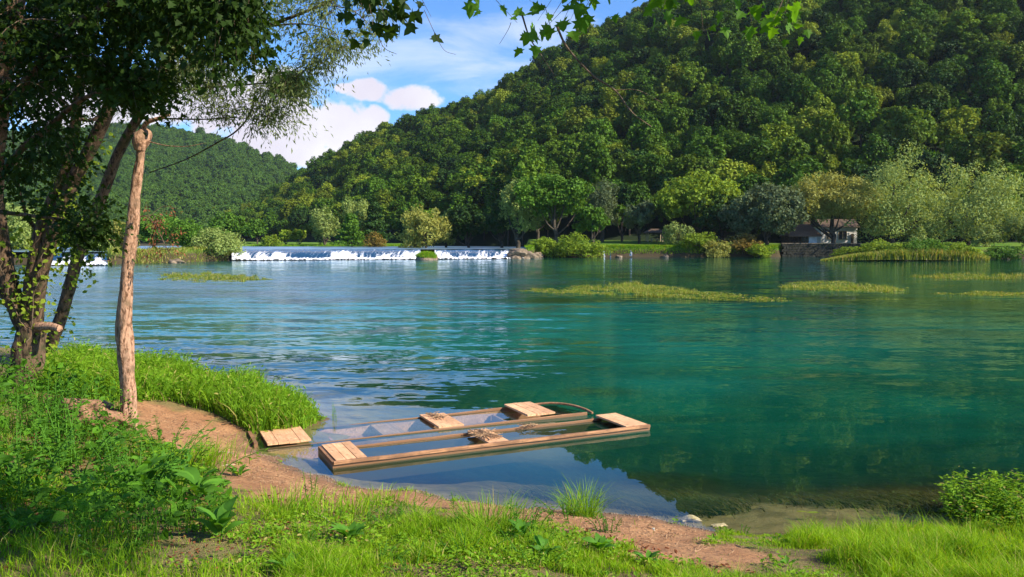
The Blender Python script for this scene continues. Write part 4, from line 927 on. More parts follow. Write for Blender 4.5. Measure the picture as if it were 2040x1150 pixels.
# broad reed blades standing at the back of the spit
for i, (px, top, base, lb) in enumerate(((205, 675, 730, 'single dark reed blade right of the pale slender trunk base'), (163, 690, 750, 'dark slanting reed blade left of the pale slender trunk'), (500, 722, 790, 'tallest reed blade on the spit near the open water'), (538, 735, 800, 'reed blade at the tip of the spit, right of the tallest'))):
    b = GG(px, base); hgt = (base-top)/1600*b[1]; root = thing('reed', lb, 'reed', b, 0, 'reed blades at the back of the spit'); mb = MB()
    for dx, hk in ((0, 1), (.03, .75), (-.03, .6)): mb = MB(); add_blades(mb, np.array([[dx, abs(dx), 0]]), np.array([hgt*hk]), np.full(1, .03), lean=.25, segs=4); mb.build('blade', M['lush'], root)

# undergrowth, lower left
up = sample_ground([(-350, 700), (40, 740), (230, 800), (270, 860), (350, 905), (430, 950), (470, 1010), (440, 1060), (300, 1100), (150, 1110), (0, 1120), (-350, 1120)], 30000)
up = up[fbm(up[:, 0]*2.1, up[:, 1]*2.1, 2, 17) > .40]
g = on_ground(up); px = 1020+1600*g[:, 0]/g[:, 1]
cl = fbm(g[:, 0]*1.4, g[:, 1]*1.4, 3, 91); H_ = (0.12+0.75*sst(.3, .72, cl))*np.interp(px, [0, 200, 330, 470], [1.1, .8, .5, .22])
g[:, 2] += H_*rs.rand(len(g))**.6; n = len(g)
mb = MB(); V, F, rr = place(T_oval(.55), g, rdir(n)*[1, 1, .5]+[0.1, -.1, 0], rdir(n)*.7+[.15, -.1, .8], rs.uniform(.02, .05, n)*(1+2.2*(rs.rand(n) < .12))); mb.add(V, F, rr)
st = on_ground(up[:5000]); add_blades(mb, st, rs.uniform(.2, .8, 5000)*H_[:5000]*1.2+.05, np.full(5000, .008), lean=.3, segs=3)
tag(mb.build('undergrowth', M['under']), 'tangled leafy undergrowth in the shade at the lower left', 'ground cover', kind='stuff')

def T_broad():
    xs_ = [0, .12, .3, .55, .8, 1]; ws = [.02, .12, .2, .2, .12, 0]; V = []
    for x_, w0 in zip(xs_, ws):
        z_ = .18*math.sin(x_*2.6)-.12*x_*x_
        V += [(x_, -w0, z_+.05*abs(w0)*6*.3), (x_, 0, z_-.02), (x_, w0, z_+.05*abs(w0)*6*.3)]
    F = []
    for i in range(5):
        a = i*3; F += [[a, a+3, a+4, a+1], [a+1, a+4, a+5, a+2]]
    return np.array(V), np.array(F)
def broadplant(px, py, R, n, label, mat='broad', erect=.5, group='broad leaved plants on the near bank', tall=0):
    b = GG(px, py); n = int(n*1.4); root = thing('broadleaf_plant', label, 'plant', b, rs.rand()*6, group)
    for i in range(n):
        a = i*2.4+rs.normal(0, .3); e = erect*rs.uniform(.5, 1.5); ax = np.array([[math.cos(a), math.sin(a), e]]); nn = np.array([[-math.cos(a)*e, -math.sin(a)*e, 1.0]])+rs.normal(0, .25, (1, 3))
        L_ = R*.78*rs.uniform(.6, 1.15); z0 = tall*rs.rand()
        V, F, rr = place(T_broad(), np.array([[math.cos(a)*.02, math.sin(a)*.02, z0+.02]]), ax, nn, [L_]); V[:, 2] += rs.normal(0, .004, len(V))
        MB().add(V, F, rr).build('leaf', M[mat], root, True)
    if tall: MB().tube([(0, 0, -.02), (.01, 0, tall*.5), (.03, .01, tall*1.1)], [.008, .006, .003], 5, 2).build('stem', M['broad'], root, True)
    return root
BP = [(440, 1075, .34, 9, 'large dock with upright sunlit leaves at the foot of the undergrowth', .9, .1), (395, 1000, .36, 10, 'big dark leaved comfrey in the shade near the mud edge', .6, .15), (285, 985, .38, 11, 'biggest shaded comfrey in the middle of the undergrowth', .8, .2),
      (80, 1060, .30, 8, 'pale broad leaved plant near the lower left corner', .35, .05), (160, 1000, .28, 7, 'dim broad leaved plant left of the biggest comfrey', .5, .1), (30, 980, .26, 7, 'broad leaved plant at the left edge above the corner one', .4, .15),
      (700, 1080, .22, 13, 'grey green plantain rosette on the grass below the boats', .8, 0), (1195, 1105, .20, 9, 'dock with arching leaves left of the bare mud patch', .6, .05), (575, 1148, .24, 7, 'dock leaves at the bottom edge left of the white flowers', .8, 0),
      (1085, 1110, .16, 9, 'small leafy dock beside the dark nettle', .5, .05), (1040, 1085, .18, 10, 'bright leafy plant at the foot of the dark nettle', .6, .1), (330, 940, .26, 7, 'upright pointed leaves catching light above the big comfrey', 1.1, .1), (475, 950, .2, 6, 'small sunlit dock at the grass and mud border', .8, 0),
      (1290, 1125, .15, 8, 'low dock at the lower edge of the bare mud', .5, 0), (215, 905, .24, 8, 'broad leaved plant under the slender pale trunk', .6, .1), (1570, 1130, .10, 6, 'tiny dark rosette in the right hand grass', .6, 0)]
for a in BP: broadplant(a[0], a[1], a[2], a[3], a[4], 'broad', a[5], tall=a[6])
def herb(px, py, H, n, leaf, label, mat='under', bush=0.12, wd=.4, stems=1, name='herb', group='upright weeds on the near bank', th=.005):
    b = px if isinstance(px, np.ndarray) else GG(px, py); root = thing(name, label, 'plant', b, 0, group)
    ms = MB(); ml = MB()
    for s_ in range(stems):
        o = rs.normal(0, bush*.6, 2)*(stems > 1); ln = rs.normal(0, .10, 2)*H+o*1.2; hh = H*rs.uniform(.65, 1.05)
        pts = np.array([[o[0], o[1], -.03], [o[0]+ln[0]*.3, o[1]+ln[1]*.3, hh*.5], [o[0]+ln[0], o[1]+ln[1], hh]])
        ms.tube(pts, [th, th*.8, th*.4], 5, 3)
        k = n//stems; q = rs.uniform(.1, 1, k); a = np.arange(k)*2.4+rs.rand()*6; c = pts[0]*(1-q)[:, None]+pts[2]*q[:, None]
        ax = np.stack([np.cos(a), np.sin(a), rs.uniform(-.3, .6, k)], 1); V, F, rr = place(T_oval(wd), c, ax, rdir(k)*.35+[0, 0, 1], leaf*rs.uniform(.6, 1.2, k)*(1.15-.6*q)); ml.add(V, F, rr)
    ms.build('stem', M['broad'] if mat != 'dead' else M['twig'], root, True); ml.build('leaves', M[mat], root)
    return root
herb(622, 1003, .36, 60, .05, 'spindly dark weed standing on the mud left of the grass', 'under', .05, .3, 3)
herb(905, 1015, .17, 26, .05, 'fresh yellow green sprig at the water edge', 'mapl2', wd=.35)
herb(850, 990, .14, 14, .03, 'tiny sprig on the mud lip left of the yellow green one', 'mapl2')
herb(1040, 1070, .34, 150, .055, 'dark leafy nettle clump in front of the mud', 'under', .12, .45, 6)
herb(1130, 1035, .22, 120, .045, 'low bushy weed at the foot of the tall grass tuft', 'under', .14, .45, 7)
herb(1215, 1062, .2, 110, .045, 'leafy weed right of the tall grass tuft', 'under', .14, .45, 7)
herb(830, 1030, .16, 70, .04, 'low dark weed in the grass below the boats', 'under', .12, .45, 5)
herb(1480, 1065, .12, 24, .05, 'small pale weed at the water edge right of the driftwood', 'mapl2', .06, .35, 3)
herb(545, 900, .12, 14, .02, 'dry bent stalk on the mud beside the farther boat', 'dead', .06, .3, 3)
herb(665, 838, .30, 24, .05, 'thin water plant standing off the tip of the spit', 'lush', .05, .2, 4)
for i, (px, py, H, lb) in enumerate(((90, 900, .75, 'leafy nettle at the left of the shaded undergrowth'), (190, 960, .6, 'nettle in the middle of the undergrowth'), (30, 1010, .6, 'nettle at the left edge of the undergrowth'), (320, 900, .45, 'sunlit nettle beside the slender trunk foot'), (140, 850, .7, 'tall nettle left of the dug soil heap'), (250, 1110, .2, 'small light green seedling in the lower left grass'))):
    herb(px, py, H, 90, .08, lb, 'under' if i != 5 else 'mapl2', .12, .5, 5)
for px, py, H, n_, lf, lb, mt_ in ((45, 985, .85, 420, .11, 'tall leafy bush against the left edge, above the corner', 'broad'), (150, 950, .75, 380, .10, 'leafy bush in the middle of the left undergrowth', 'under'), (255, 985, .62, 320, .11, 'broad leaved bush beside the biggest comfrey', 'broad'), (340, 955, .5, 260, .09, 'sunlit leafy bush at the right edge of the undergrowth, by the mud', 'lush'), (85, 860, .8, 360, .09, 'leafy bush in front of the leaning willow foot', 'broad')):
    herb(px, py, H, n_, lf, lb, mt_, .30, .52, 14, name='leafy_bush', group='leafy bushes of the left undergrowth', th=.007)
wp = sample_ground([(560, 1035), (760, 1020), (950, 1045), (1120, 1085), (1300, 1125), (1300, 1145), (560, 1145)], 26)
for p in on_ground(wp): herb(np.array(p), 0, rs.uniform(.07, .2), rs.randint(30, 90), rs.uniform(.03, .06), 'small leafy weed scattered in the short grass of the lower middle', ('under', 'lush', 'mapl2')[rs.randint(3)], .1, rs.uniform(.3, .55), rs.randint(3, 6), group='small weeds scattered in the lower middle grass')
mb = MB(); lq = np.vstack([sample_ground([(0, 830), (300, 850), (450, 960), (500, 1060), (700, 1145), (0, 1145)], 1500), sample_ground([(500, 985), (1300, 1090), (1500, 1145), (500, 1145)], 700)]); n = len(lq); p = on_ground(lq); p[:, 2] += .012
V, F, rr = place(T_oval(.6, .3), p, rdir(n)*[1, 1, .3], rdir(n)*.5+[0, 0, 1], rs.uniform(.02, .055, n)); mb.add(V, F, rr); tag(mb.build('leaf_litter', M['dead']), 'fallen brown leaves lying in the grass and undergrowth', 'litter', kind='stuff')
# tall grass tuft
def tuft(px, py, H, n, label, R=.10, mat='lush'):
    b = GG(px, py); root = thing('grass_tuft', label, 'grass tuft', b, 0, 'grass tufts on the near bank'); mb = MB(); q = rs.normal(0, R, (n, 2))
    add_blades(mb, np.column_stack([q, 0*q[:, 0]-.02]), H*rs.uniform(.45, 1.1, n), rs.uniform(.005, .011, n), lean=.6, segs=4, dirs=np.column_stack([q*6, 0*q[:, 0]]))
    mb.build('blades', M[mat], root)
tuft(1160, 1030, .40, 240, 'tall arching grass tuft between the mud and the water')
tuft(975, 1060, .34, 420, 'dense upright grass tuft in the lower middle', .16)
tuft(560, 1020, .20, 500, 'bright soft grass tuft at the mud edge', .22, 'grass')
tuft(700, 1020, .16, 300, 'low grass tuft right of the spindly weed', .18, 'grass')
tuft(385, 925, .30, 600, 'fine grass tuft leaning onto the mud path', .25, 'grass')
tuft(650, 1040, .15, 300, 'grass tuft above the plantain rosette', .2, 'grass')
tuft(760, 1005, .14, 300, 'grass tuft touching the mud below the nearer boat', .2, 'grass')
# shrub over the water at the right
b = GG(1985, 1075); b2 = G(1975, 1040, 0.0); root = thing('waterside_shrub', 'leafy green shrub leaning over the water at the lower right', 'shrub', (b2[0], b2[1], -.02)); ms = MB(); ml = MB()
for i in range(150):
    a = rs.uniform(0, 6.28); o = np.array([np.clip(rs.normal(0.2, .35), -.35, 1.1), np.clip(rs.normal(.1, .28), -.5, .5), 0]); L_ = rs.uniform(.16, .50); d = np.array([math.cos(a)*.5-.15, math.sin(a)*.35-.05, 1])*L_
    pts = [o, o+d*.5+[0, 0, .05], o+d*[1.2, 1.2, .9]]; ms.tube(pts, [.006, .005, .002], 4, 2); k = 44; q = rs.uniform(.1, 1, k)
    c = o+rs.normal(0, .035, (k, 3))+d*q[:, None]; aa = rs.rand(k)*6.28; V, F, rr = place(T_oval(.36), c, np.stack([np.cos(aa), np.sin(aa), rs.uniform(-.2, .5, k)], 1), rdir(k)*.4+[0, 0, 1], rs.uniform(.035, .075, k)); ml.add(V, F, rr)
ms.build('stems', M['broad'], root, True); ml.build('leaves', M['lush'], root)
# white flowers and small things
for i, (px, py, lb) in enumerate(((662, 1146, 'left white clover head at the bottom edge'), (678, 1146, 'right white clover head at the bottom edge'), (672, 1132, 'topmost white clover head of the three at the bottom'), (158, 1085, 'lone white flower in the lower left grass'), (1302, 1068, 'pale flower among the weeds by the bare mud'))):
    b = GG(px, py); root = thing('flower', lb, 'flower', b, 0, 'small white flowers in the grass'); MB().tube([(0, 0, -.01), (0, 0, .05)], [.0015, .001], 4, 1).build('stem', M['broad'], root)
    k = 26; V, F, rr = place(T_oval(.4), np.tile([[0, 0, .055]], (k, 1)), rdir(k)*[1, 1, .6]+[0, 0, .3], rdir(k), .016); MB().add(V, F, rr).build('petals', M['petal'], root)
for i, (px, py, sx, lb) in enumerate(((1376, 1040, .095, 'bleached driftwood lump at the water edge, larger of two'), (1432, 1050, .075, 'flat bleached driftwood piece right of the larger lump'))):
    b = GG(px, py); root = thing('driftwood', lb, 'driftwood', b+[0, 0, .01], .2, 'bleached driftwood at the water edge')
    mb = MB()
    for k in range(5): a = rs.uniform(-.5, .7); pts = [(-sx*1.1, rs.normal(0, .015), .01), (0, rs.normal(0, .02), sx*(.55 if i == 0 else .2)*rs.uniform(.4, 1)), (sx*1.2, rs.normal(0, .03), .005)]; mb.tube(pts, [sx*.12, sx*.22, sx*.08], 6, 4, .5, k)
    mb.build('wood', M['pale'], root, True)
b = G(1605, 1021, .006); V, F, rr = place(T_oval(.28, .02), np.array([b, b+[.03, .02, 0]]), np.array([[1, .1, 0.], [-1, .3, 0]]), np.array([[0, 0, 1.], [0, 0, 1]]), [.17, .12])
tag(MB().add(V, F, rr).build('floating_leaf', M['ivy']), 'yellow leaf floating in the clear shallows', 'leaf')
# submerged weed clumps in the shallows
mb = MB()
for px, py, rx, ry, n, hh in ((1390, 980, .6, .3, 900, .35), (1300, 950, .8, .3, 700, .35), (1780, 975, 1.1, .3, 1300, .35), (1900, 1000, .7, .25, 900, .3), (1200, 930, .9, .3, 800, .3)):
    c = G(px, py); q = rs.normal(0, 1, (n, 2))*[rx*.5, ry*.6]+c[:2]; g = on_ground(q); hb = np.minimum(rs.uniform(.3, 1, n)*hh, np.maximum(-g[:, 2]-.03, .02)); ok = g[:, 2] < -.06
    add_blades(mb, g[ok], hb[ok]*.7, np.full(ok.sum(), .02), lean=2.2, segs=3, dirs=np.tile([[-1.0, .2, 0]], (ok.sum(), 1)))
tag(mb.build('submerged_weed', M['subweed']), 'dark weed trailing under the clear shallow water at the lower right', 'water plants', kind='stuff')
# twigs and clods littering the mud
mb = MB(); lp = np.vstack([sample_ground([(290, 810), (500, 875), (600, 950), (760, 985), (640, 1000), (430, 920)], 700), sample_ground([(900, 1000), (1150, 1022), (1400, 1060), (1480, 1110), (1250, 1085), (1000, 1030)], 500)])
for p in on_ground(lp):
    a = rs.rand()*3.1; L_ = rs.uniform(.015, .04+.14*rs.rand()**4); d = np.array([math.cos(a), math.sin(a), 0])*L_
    mb.tube([p-d/2+[0, 0, .006], p+rs.normal(0, .008, 3)+[0, 0, .012], p+d/2+[0, 0, .006]], [.0035, .003, .0015], 4, 2)
tag(mb.build('twig_litter', M['stick']), 'dry twigs and stalks littering the mud', 'litter', kind='stuff')
for i, (px, py, a, L_, lb) in enumerate(((450, 905, -.3, .26, 'pale split stick on the mud path'), (455, 930, .5, .2, 'thin forked stick below the pale split one'), (640, 1035, -.9, .3, 'long pale stick lying at the lower middle grass edge'), (460, 845, .8, .3, 'dark stick standing out of the bank by the spit'))):
    b = GG(px, py)+[0, 0, .015]; d = np.array([math.cos(a), math.sin(a), 0])*L_/2; o = MB().tube([-d, np.array([0, 0, .01]), d], [.009, .008, .003], 6, 4, .4, i).build('stick', M['pale'] if i != 3 else M['bark'], None, True); o.location = tuple(b); tag(o, lb, 'stick', 'sticks on the near bank')
# small stones along the waterline
mb = MB(); k = 1500; tq = rs.rand(k)*(len(SH_W)-11-6)+11; i0 = tq.astype(int); fr_ = (tq-i0)[:, None]; p = SH_W[i0]*(1-fr_)+SH_W[np.minimum(i0+1, len(SH_W)-1)]*fr_+rs.normal(0, .10, (k, 2))
p3 = on_ground(p); V0 = np.array([[1, 0, 0], [-1, 0, 0], [0, 1, 0], [0, -1, 0], [0, 0, .7], [0, 0, -.7]]); F0 = np.array([[0, 2, 4], [2, 1, 4], [1, 3, 4], [3, 0, 4], [2, 0, 5], [1, 2, 5], [3, 1, 5], [0, 3, 5]])
VV = p3[:, None]+V0[None]*rs.uniform(.006, .02, (k, 1, 1))*rs.uniform(.6, 1.4, (k, 6, 1)); FF = (F0[None]+(np.arange(k)*6)[:, None, None]).reshape(-1, 3); mb.add(VV.reshape(-1, 3), FF, np.repeat(rs.rand(k), 8))
tag(mb.build('gravel', M['rock']), 'small stones and debris along the near waterline', 'gravel', kind='stuff')
# dug soil heap
b = GG(190, 850); me = rockmesh('soil_heap', .42, .34, .26, 5, 'clump', 5, .75); o = link('soil_heap', me); o.location = (b[0], b[1], b[2]+.10); tag(o, 'crumbly brown soil heap left of the pale slender trunk', 'soil heap')

# ------------------------------------------------------------------ trees on the near bank
def sk(pts, d0, d1=None):
    """skeleton given as photo pixels at real depths (m)"""
    d1 = d0 if d1 is None else d1; k = len(pts)
    return np.array([P(a, b_, d0+(d1-d0)*i/(k-1)) for i, (a, b_) in enumerate(pts)])
def local(root, A): return np.asarray(A)-np.array(root.location[:])
def wrap(root, br, name, mat, n=14, rough=.25):
    out = []
    for i, (p, ra, rb) in enumerate(br):
        q = local(root, p); o = MB().tube(q, np.linspace(ra, rb, len(q)), n, 6, rough, i+3).build(name, mat, root, True); out.append(o)
    return out
def twigs_leaves(root, skel, targets, leafn, lsz, tp, mat_t, mat_l, spread=.22, tr=.008, droop=.15, hang=0.0, nameL='leaves', nstr=1.0, maxd=99):
    """each twig arches from the nearest limb point to its target, leaves sit round its outer half"""
    SK = np.concatenate([catmull(s, np.zeros(len(s)), 8)[0] for s in skel]); mt = MB(); pos = []; axs = []
    for q in targets:
        dd = np.linalg.norm(SK-q, axis=1)+rs.rand(len(SK))*.5; s = SK[np.argmin(dd)]
        if np.linalg.norm(s-q) > maxd: continue
        L_ = np.linalg.norm(q-s); m = s*.5+q*.5+np.array([0, 0, .18*L_])+rs.normal(0, .06*L_, 3)
        e = q+np.array([0, 0, -droop*L_]); mt.tube(local(root, [s, m, e]), [tr*(1+L_*.8), tr, tr*.3], 4, 4, cap=False)
        k = leafn; u = rs.uniform(.35, 1.02, k)[:, None]; c = (1-u)**2*s+2*u*(1-u)*m+u*u*e; off = rs.normal(0, spread, (k, 3))*(.4+.6*u)
        if hang: off[:, 2] = off[:, 2]*.6-np.abs(rs.normal(0, hang, k))
        pos.append(c+off); axs.append(nrm(off+1e-3)*.5+nrm(e-m)*.5+rdir(k)*.5+[0, 0, -hang*2-.2])
    mt.build('twigs', mat_t, root, True)
    pos = np.concatenate(pos); axs = np.concatenate(axs); n = len(pos)
    V, F, rr = place(tp, local(root, pos), axs, rdir(n)*.8+[.1, -.1, .8], lsz*rs.uniform(.55, 1.2, n)); MB().add(V, F, rr).build(nameL, mat_l, root)
    return n
def tg(px0, px1, py0, py1, d0, d1, n): return np.array([P(rs.uniform(px0, px1), rs.uniform(py0, py1), rs.uniform(d0, d1)) for _ in range(n)])
# leaning willow, several stems from one foot
bA = GG(52, 775); DA = bA[1]
root = thing('leaning_willow', 'many stemmed dark willow leaning over the river with a knotty foot and ivy', 'tree', bA)
trunk = (sk([(50, 790), (54, 735), (58, 690), (62, 650)], DA), .235, .20)
wrap(root, [trunk], 'trunk', M['bark'], 20, .35)
stems = [(sk([(62, 665), (35, 610), (14, 560), (2, 500), (-8, 400), (-30, 250), (-60, 60), (-80, -100)], DA, DA-.8), .16, .08),
         (sk([(60, 660), (62, 570), (85, 450), (125, 355), (150, 250), (165, 100), (170, -80)], DA, DA-1.2), .115, .05),
         (sk([(66, 655), (78, 560), (102, 465), (142, 372), (190, 275), (226, 190), (262, 95), (310, -40)], DA, DA-1.4), .13, .055)]
wrap(root, stems, 'stem', M['bark'], 14, .3)
bs = [(sk([(215, 215), (180, 240), (130, 215), (90, 100), (60, 60)], DA-.8, DA-2), .03, .012), (sk([(160, 170), (190, 150), (240, 115), (280, 60)], DA-1, DA-2.4), .035, .012), (sk([(80, 470), (50, 420), (30, 330), (25, 240)], DA, DA-1), .03, .01)]
wrap(root, bs, 'branch', M['bark'], 8, .2)
MB().tube(local(root, sk([(70, 652), (98, 650), (119, 655)], DA-.1, DA-.35)), [.07, .055, .045], 12, 3, .4, 4).build('cut_stub', M['bark2'], root, True)
# its neighbour: the stem that carries the long river branch
bT = GG(92, 735); DT = bT[1]
rT = thing('river_willow', 'slender dark willow whose long branch reaches right across the sky', 'tree', bT)
tT = (sk([(88, 745), (100, 690), (128, 610), (160, 500), (200, 400), (238, 300), (288, 212), (335, 118), (380, 20), (420, -90)], DT, DT-1.5), .115, .06); wrap(rT, [tT], 'trunk', M['bark'], 14, .28)
D0 = DT-1.0
brs = [(sk([(305, 185), (345, 148), (395, 128), (440, 100), (500, 62), (560, 42), (640, 10), (720, -30)], D0, D0-1.2), .06, .015),
       (sk([(503, 60), (520, 35), (545, -5), (560, -50)], D0-.6), .03, .01), (sk([(505, 58), (580, 48), (630, 52), (668, 66), (678, 95)], D0-.6, D0-1), .016, .005),
       (sk([(320, 190), (400, 176), (500, 168), (565, 160), (620, 135), (655, 122)], D0, D0-.8), .02, .006),
       (sk([(278, 232), (300, 238), (320, 236), (400, 238), (470, 235), (540, 242)], D0+.2, D0-.6), .022, .005),
       (sk([(335, 130), (360, 90), (390, 60), (400, 10)], D0, D0-.5), .04, .012),
       (sk([(640, 10), (700, 20), (745, 60), (765, 95), (790, 108)], D0-1.2, D0-1.6), .008, .003)]
wrap(rT, brs, 'branch', M['bark'], 8, .2)
brw = [b_[0] for b_ in brs]
tgs = np.vstack([tg(330, 640, 60, 190, D0-1.6, D0+.6, 46), tg(500, 612, 150, 262, D0-1.4, D0, 34), tg(340, 520, 130, 235, D0-1, D0+.4, 26), tg(600, 745, 60, 130, D0-1.8, D0-.8, 18), tg(240, 600, -60, 60, D0-1.5, D0+.8, 44), tg(230, 380, 40, 190, D0, D0+1.5, 22), tg(60, 300, -20, 230, D0+.3, D0+2.2, 40), tg(540, 790, -60, 40, D0-1.8, D0-.6, 18)])
nn = twigs_leaves(rT, brw, tgs, 125, .088, T_tri(.25), M['twig'], M['willow'], .17, .004, .12, .02, maxd=2.2); print('willow leaves', nn)
# dark diagonal dead branch hanging over the far hill
rT2 = wrap(rT, [(sk([(298, 344), (370, 318), (430, 286), (470, 262), (498, 228), (508, 190)], D0+.3, D0-.5), .008, .018), (sk([(505, 235), (496, 290), (482, 325)], D0-.5), .006, .002), (sk([(506, 195), (520, 250), (540, 290)], D0-.5), .005, .002)], 'dead_branch', M['bark'], 6, .2)
# dark maple behind the left edge
bM = GG(-70, 800); DM = bM[1]-1.2; bM = np.array([(-70-1020)/1600*DM*1.0, DM, 0]); bM[2] = float(ground(bM[0], bM[1]))
rM = thing('dark_maple', 'dark leaved maple filling the upper left corner', 'tree', bM)
mt = [(np.array([bM+[0, 0, -.1], P(-45, 600, DM), P(-25, 400, DM-.2), P(-5, 200, DM-.6), P(20, 60, DM-.9), P(60, -150, DM-1.2)]), .19, .09)]; wrap(rM, mt, 'trunk', M['bark2'], 14, .25)
mbr = [(sk([(-5, 230), (60, 150), (130, 60), (220, 10), (330, -60)], DM-.5, DM-2.2), .06, .02), (sk([(-20, 380), (40, 300), (90, 260), (160, 200), (240, 170)], DM, DM-1.8), .05, .015), (sk([(0, 180), (60, 60), (100, -60)], DM-.5, DM+1), .06, .02),
       (sk([(200, 20), (240, -5), (300, -20), (420, -40), (520, -50)], DM-2, DM-2.6), .05, .012), (sk([(-20, 420), (60, 430), (130, 440), (190, 470)], DM-.2, DM-1.2), .03, .008)]
wrap(rM, mbr, 'branch', M['bark'], 8, .2)
skm = [m[0] for m in mbr+mt]
tm_ = np.vstack([tg(-150, 330, -120, 190, DM-2.4, DM+2.6, 135), tg(300, 520, -120, 100, DM-3, DM-.6, 38), tg(-60, 180, 180, 320, DM-1.6, DM+2.2, 22), tg(240, 330, 120, 230, DM-2.4, DM-1, 15), tg(-20, 130, 330, 430, DM-1.8, DM+.4, 6), tg(130, 225, 380, 480, DM-1.6, DM-.6, 7), tg(400, 520, 60, 140, DM-3, DM-1.5, 12)])
ub = [(np.array([P(60, -150, DM-1.2), [-4.6, 9.6, 7.4], [-3.0, 9.0, 8.2], [-1.4, 8.4, 8.4]]), .08, .02)]; wrap(rM, ub, 'branch', M['bark'], 8, .2); skm.append(ub[0][0])
tm_ = np.vstack([tm_, np.column_stack([rs.uniform(-5.5, -.5, 110), rs.uniform(7, 10.8, 110), rs.uniform(7.4, 9.2, 110)])])  # unseen upper clusters and bough, added to shade the canopy below
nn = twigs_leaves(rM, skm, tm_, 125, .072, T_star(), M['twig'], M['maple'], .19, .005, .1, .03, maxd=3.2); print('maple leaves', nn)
# ivy on the leaning willow
pos = []
for s_, k in ((trunk[0], 80), (stems[0][0][:5], 160), (stems[1][0][:4], 190), (stems[2][0][:5], 220), (tT[0][:4], 130)):
    c, _ = catmull(s_, np.zeros(len(s_)), 12); i = rs.randint(0, len(c), k); pos.append(c[i]+rdir(k)*rs.uniform(.10, .30, (k, 1)))
    # a few clustered sprays
    for _ in range(5): cc = c[rs.randint(len(c))]+rdir(1)[0]*.28; pos.append(cc+rs.normal(0, .10, (22, 3)))
pos = np.concatenate(pos); root_i = thing('ivy', 'yellow green climbing vine on the stems of the leaning willow', 'vine', bA+[.1, -.1, 0]); n = len(pos)
V, F, rr = place(T_oval(.72), local(root_i, pos), rdir(n)*[1, 1, .4]+[0, 0, -.5], rdir(n)*.6+[.5, -.6, .5], rs.uniform(.05, .10, n)); MB().add(V, F, rr).build('leaves', M['ivy'], root_i)
mb = MB()
for s_ in (trunk[0], stems[0][0][:5], stems[2][0][:5]):
    c, _ = catmull(s_, np.zeros(len(s_)), 6); mb.tube(local(root_i, c+rdir(len(c))*.03+[.08, -.18, 0]), np.full(len(c), .010), 5, 1)
mb.build('vine_stem', M['twig'], root_i, True)
# pale slender snag
bS = GG(257, 858); DS = bS[1]
rS = thing('slender_snag', 'pale slender tree trunk with a broken knotty top', 'tree', bS)
pts = sk([(258, 862), (256, 800), (253, 740), (248, 670), (250, 600), (254, 530), (262, 460), (271, 380), (279, 320), (281, 285)], DS, DS-.3)
q, ra = local(rS, pts), np.array([.125, .100, .092, .100, .084, .080, .080, .068, .060, .058])
MB().tube(q, ra, 24, 10, .36, 8).build('trunk', M['bark2'], rS, True)
kn = local(rS, sk([(280, 300), (281, 280), (284, 265), (282, 255)], DS-.3)); MB().tube(kn, [.06, .115, .10, .03], 14, 5, .7, 12).build('broken_top', M['bark2'], rS, True)
sb = [(sk([(285, 262), (292, 245), (318, 236), (336, 228)], DS-.3, DS-.5), .035, .02), (sk([(295, 282), (330, 290), (370, 292), (410, 285)], DS-.3, DS-.6), .008, .003), (sk([(243, 487), (225, 478), (212, 477)], DS-.2), .012, .004), (sk([(245, 515), (228, 512), (215, 520), (200, 518)], DS-.2), .006, .003)]
wrap(rS, sb, 'branch', M['bark2'], 7, .2)
ds = tg(285, 365, 400, 525, DS-.6, DS, 26); SKd = sk([(262, 440), (290, 430), (310, 450), (330, 490), (345, 515)], DS-.1, DS-.4); wrap(rS, [(SKd, .009, .003)], 'dead_sprig', M['twig'], 6, .2)
twigs_leaves(rS, [SKd], ds, 8, .05, T_oval(.35), M['twig'], M['dead'], .035, .0025, .2, .02, 'dead_leaves')
# ivy at its foot
n = 160; c = bS+np.column_stack([rs.normal(0, .09, n), rs.normal(-.08, .07, n), rs.uniform(0, .62, n)]); ro = thing('ivy', 'dark green creeper round the foot of the pale slender trunk', 'vine', bS+[0, -.1, 0]); V, F, rr = place(T_oval(.6), local(ro, c), rdir(n)*[1, 1, .4], rdir(n)*.6+[.4, -.7, .4], rs.uniform(.03, .06, n)); MB().add(V, F, rr).build('leaves', M['under'], ro)
# overhead maple: trunk behind the photographer, boughs overhead, tips hang into view
rO = thing('overhead_maple', 'maple overhead whose bright lobed leaves hang into the top of the view', 'tree', (2.6, -2.2, float(ground(2.6, -2.2))))
tO = (np.array([[2.6, -2.2, 1.2], [2.55, -2.1, 3.2], [2.3, -1.7, 5.2], [1.9, -1.0, 6.6]]), .26, .15); wrap(rO, [tO], 'trunk', M['bark'], 14, .25)
ob = [(np.array([[2.3, -1.7, 5.2], [1.2, 0.6, 5.8], [.2, 2.6, 5.6], [-.6, 4.4, 5.0], [-1.0, 5.0, 4.75]]), .09, .012), (np.array([[2.1, -1.4, 5.8], [1.6, 1.2, 6.0], [1.2, 3.2, 5.5], [.9, 4.6, 4.75]]), .08, .01),
      (np.array([[2.3, -1.6, 5.4], [2.6, 1.0, 5.8], [2.2, 3.2, 5.4], [1.75, 4.6, 4.7]]), .07, .01), (np.array([[1.9, -1, 6.6], [3.0, 0.6, 6.8], [4.2, 2.2, 6.6], [5.6, 3.8, 6.4]]), .08, .015)]
wrap(rO, ob, 'branch', M['bark'], 8, .2)
toL = np.vstack([tg(650, 900, -15, 45, 4.8, 5.8, 11), tg(720, 800, 30, 75, 4.8, 5.3, 2)])
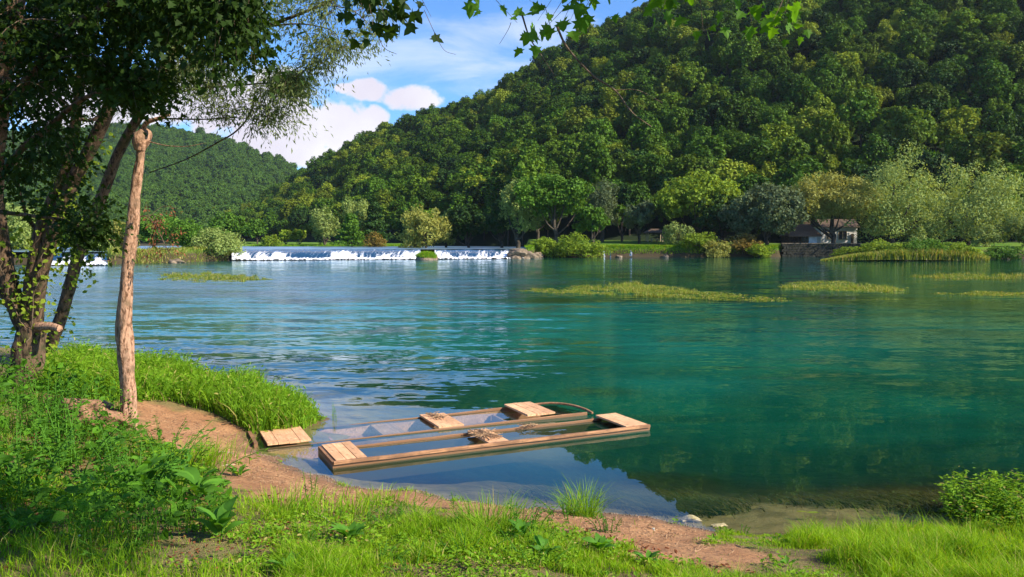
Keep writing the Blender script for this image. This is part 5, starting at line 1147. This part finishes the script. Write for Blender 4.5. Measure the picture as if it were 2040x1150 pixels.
twigs_leaves(rO, [o[0] for o in ob], toL, 11, .092, T_maple(), M['twig'], M['maple'], .07, .0035, .08, .02)  # left cluster's shade is put into its darker leaf colour
to = np.vstack([tg(1010, 1165, -20, 35, 4.4, 5.2, 8), tg(1050, 1130, 20, 55, 4.5, 5, 2), tg(1495, 1590, -15, 45, 4.2, 4.8, 7), tg(1300, 1430, -20, 10, 4.4, 5, 3), tg(1395, 1420, 20, 55, 4.4, 5, 1)])
twigs_leaves(rO, [o[0] for o in ob], to, 12, .088, T_maple(), M['twig'], M['mapl2'], .065, .0035, .08, .02)
oc = np.column_stack([rs.uniform(.4, 4.0, 62), rs.uniform(.4, 4.0, 62), rs.uniform(5.4, 7.2, 62)])  # unseen crown clusters, placed to throw shade on the lower left bank
twigs_leaves(rO, [o[0] for o in ob], oc, 55, .12, T_star(), M['twig'], M['mapl2'], .24, .005, .08, .02)
wrap(rO, [(sk([(1040, 30), (1055, 75), (1078, 110), (1103, 148)], 4.7), .006, .002), (sk([(1108, 50), (1130, 95), (1180, 150), (1225, 180), (1260, 225), (1298, 253)], 4.6), .0075, .0026), (sk([(1225, 180), (1270, 180), (1320, 205)], 4.6), .003, .0015), (sk([(1085, 10), (1098, 60), (1097, 80)], 4.7), .002, .001), (sk([(1018, 45), (1012, 60), (995, 88)], 4.7), .002, .001),
          (sk([(845, 20), (868, 70), (885, 100), (908, 109)], 5.0), .002, .001)], 'hanging_twig', M['twig'], 5, 0)

# ------------------------------------------------------------------ haze
def haze():
    m = bpy.data.materials.new('haze_air'); m.use_nodes = True; t = NT(m.node_tree); t.n.clear(); out = t.node('ShaderNodeOutputMaterial')
    v = t.node('ShaderNodeVolumePrincipled'); v.inputs['Color'].default_value = (0.75, 0.86, 1.0, 1); v.inputs['Density'].default_value = 0.00006; v.inputs['Anisotropy'].default_value = 0.2
    t.l.new(v.outputs[0], out.inputs['Volume']); o = MB().box((0, 1270, 245), (3400, 1340, 255)).build('haze', m); tag(o, kind='stuff')
haze()
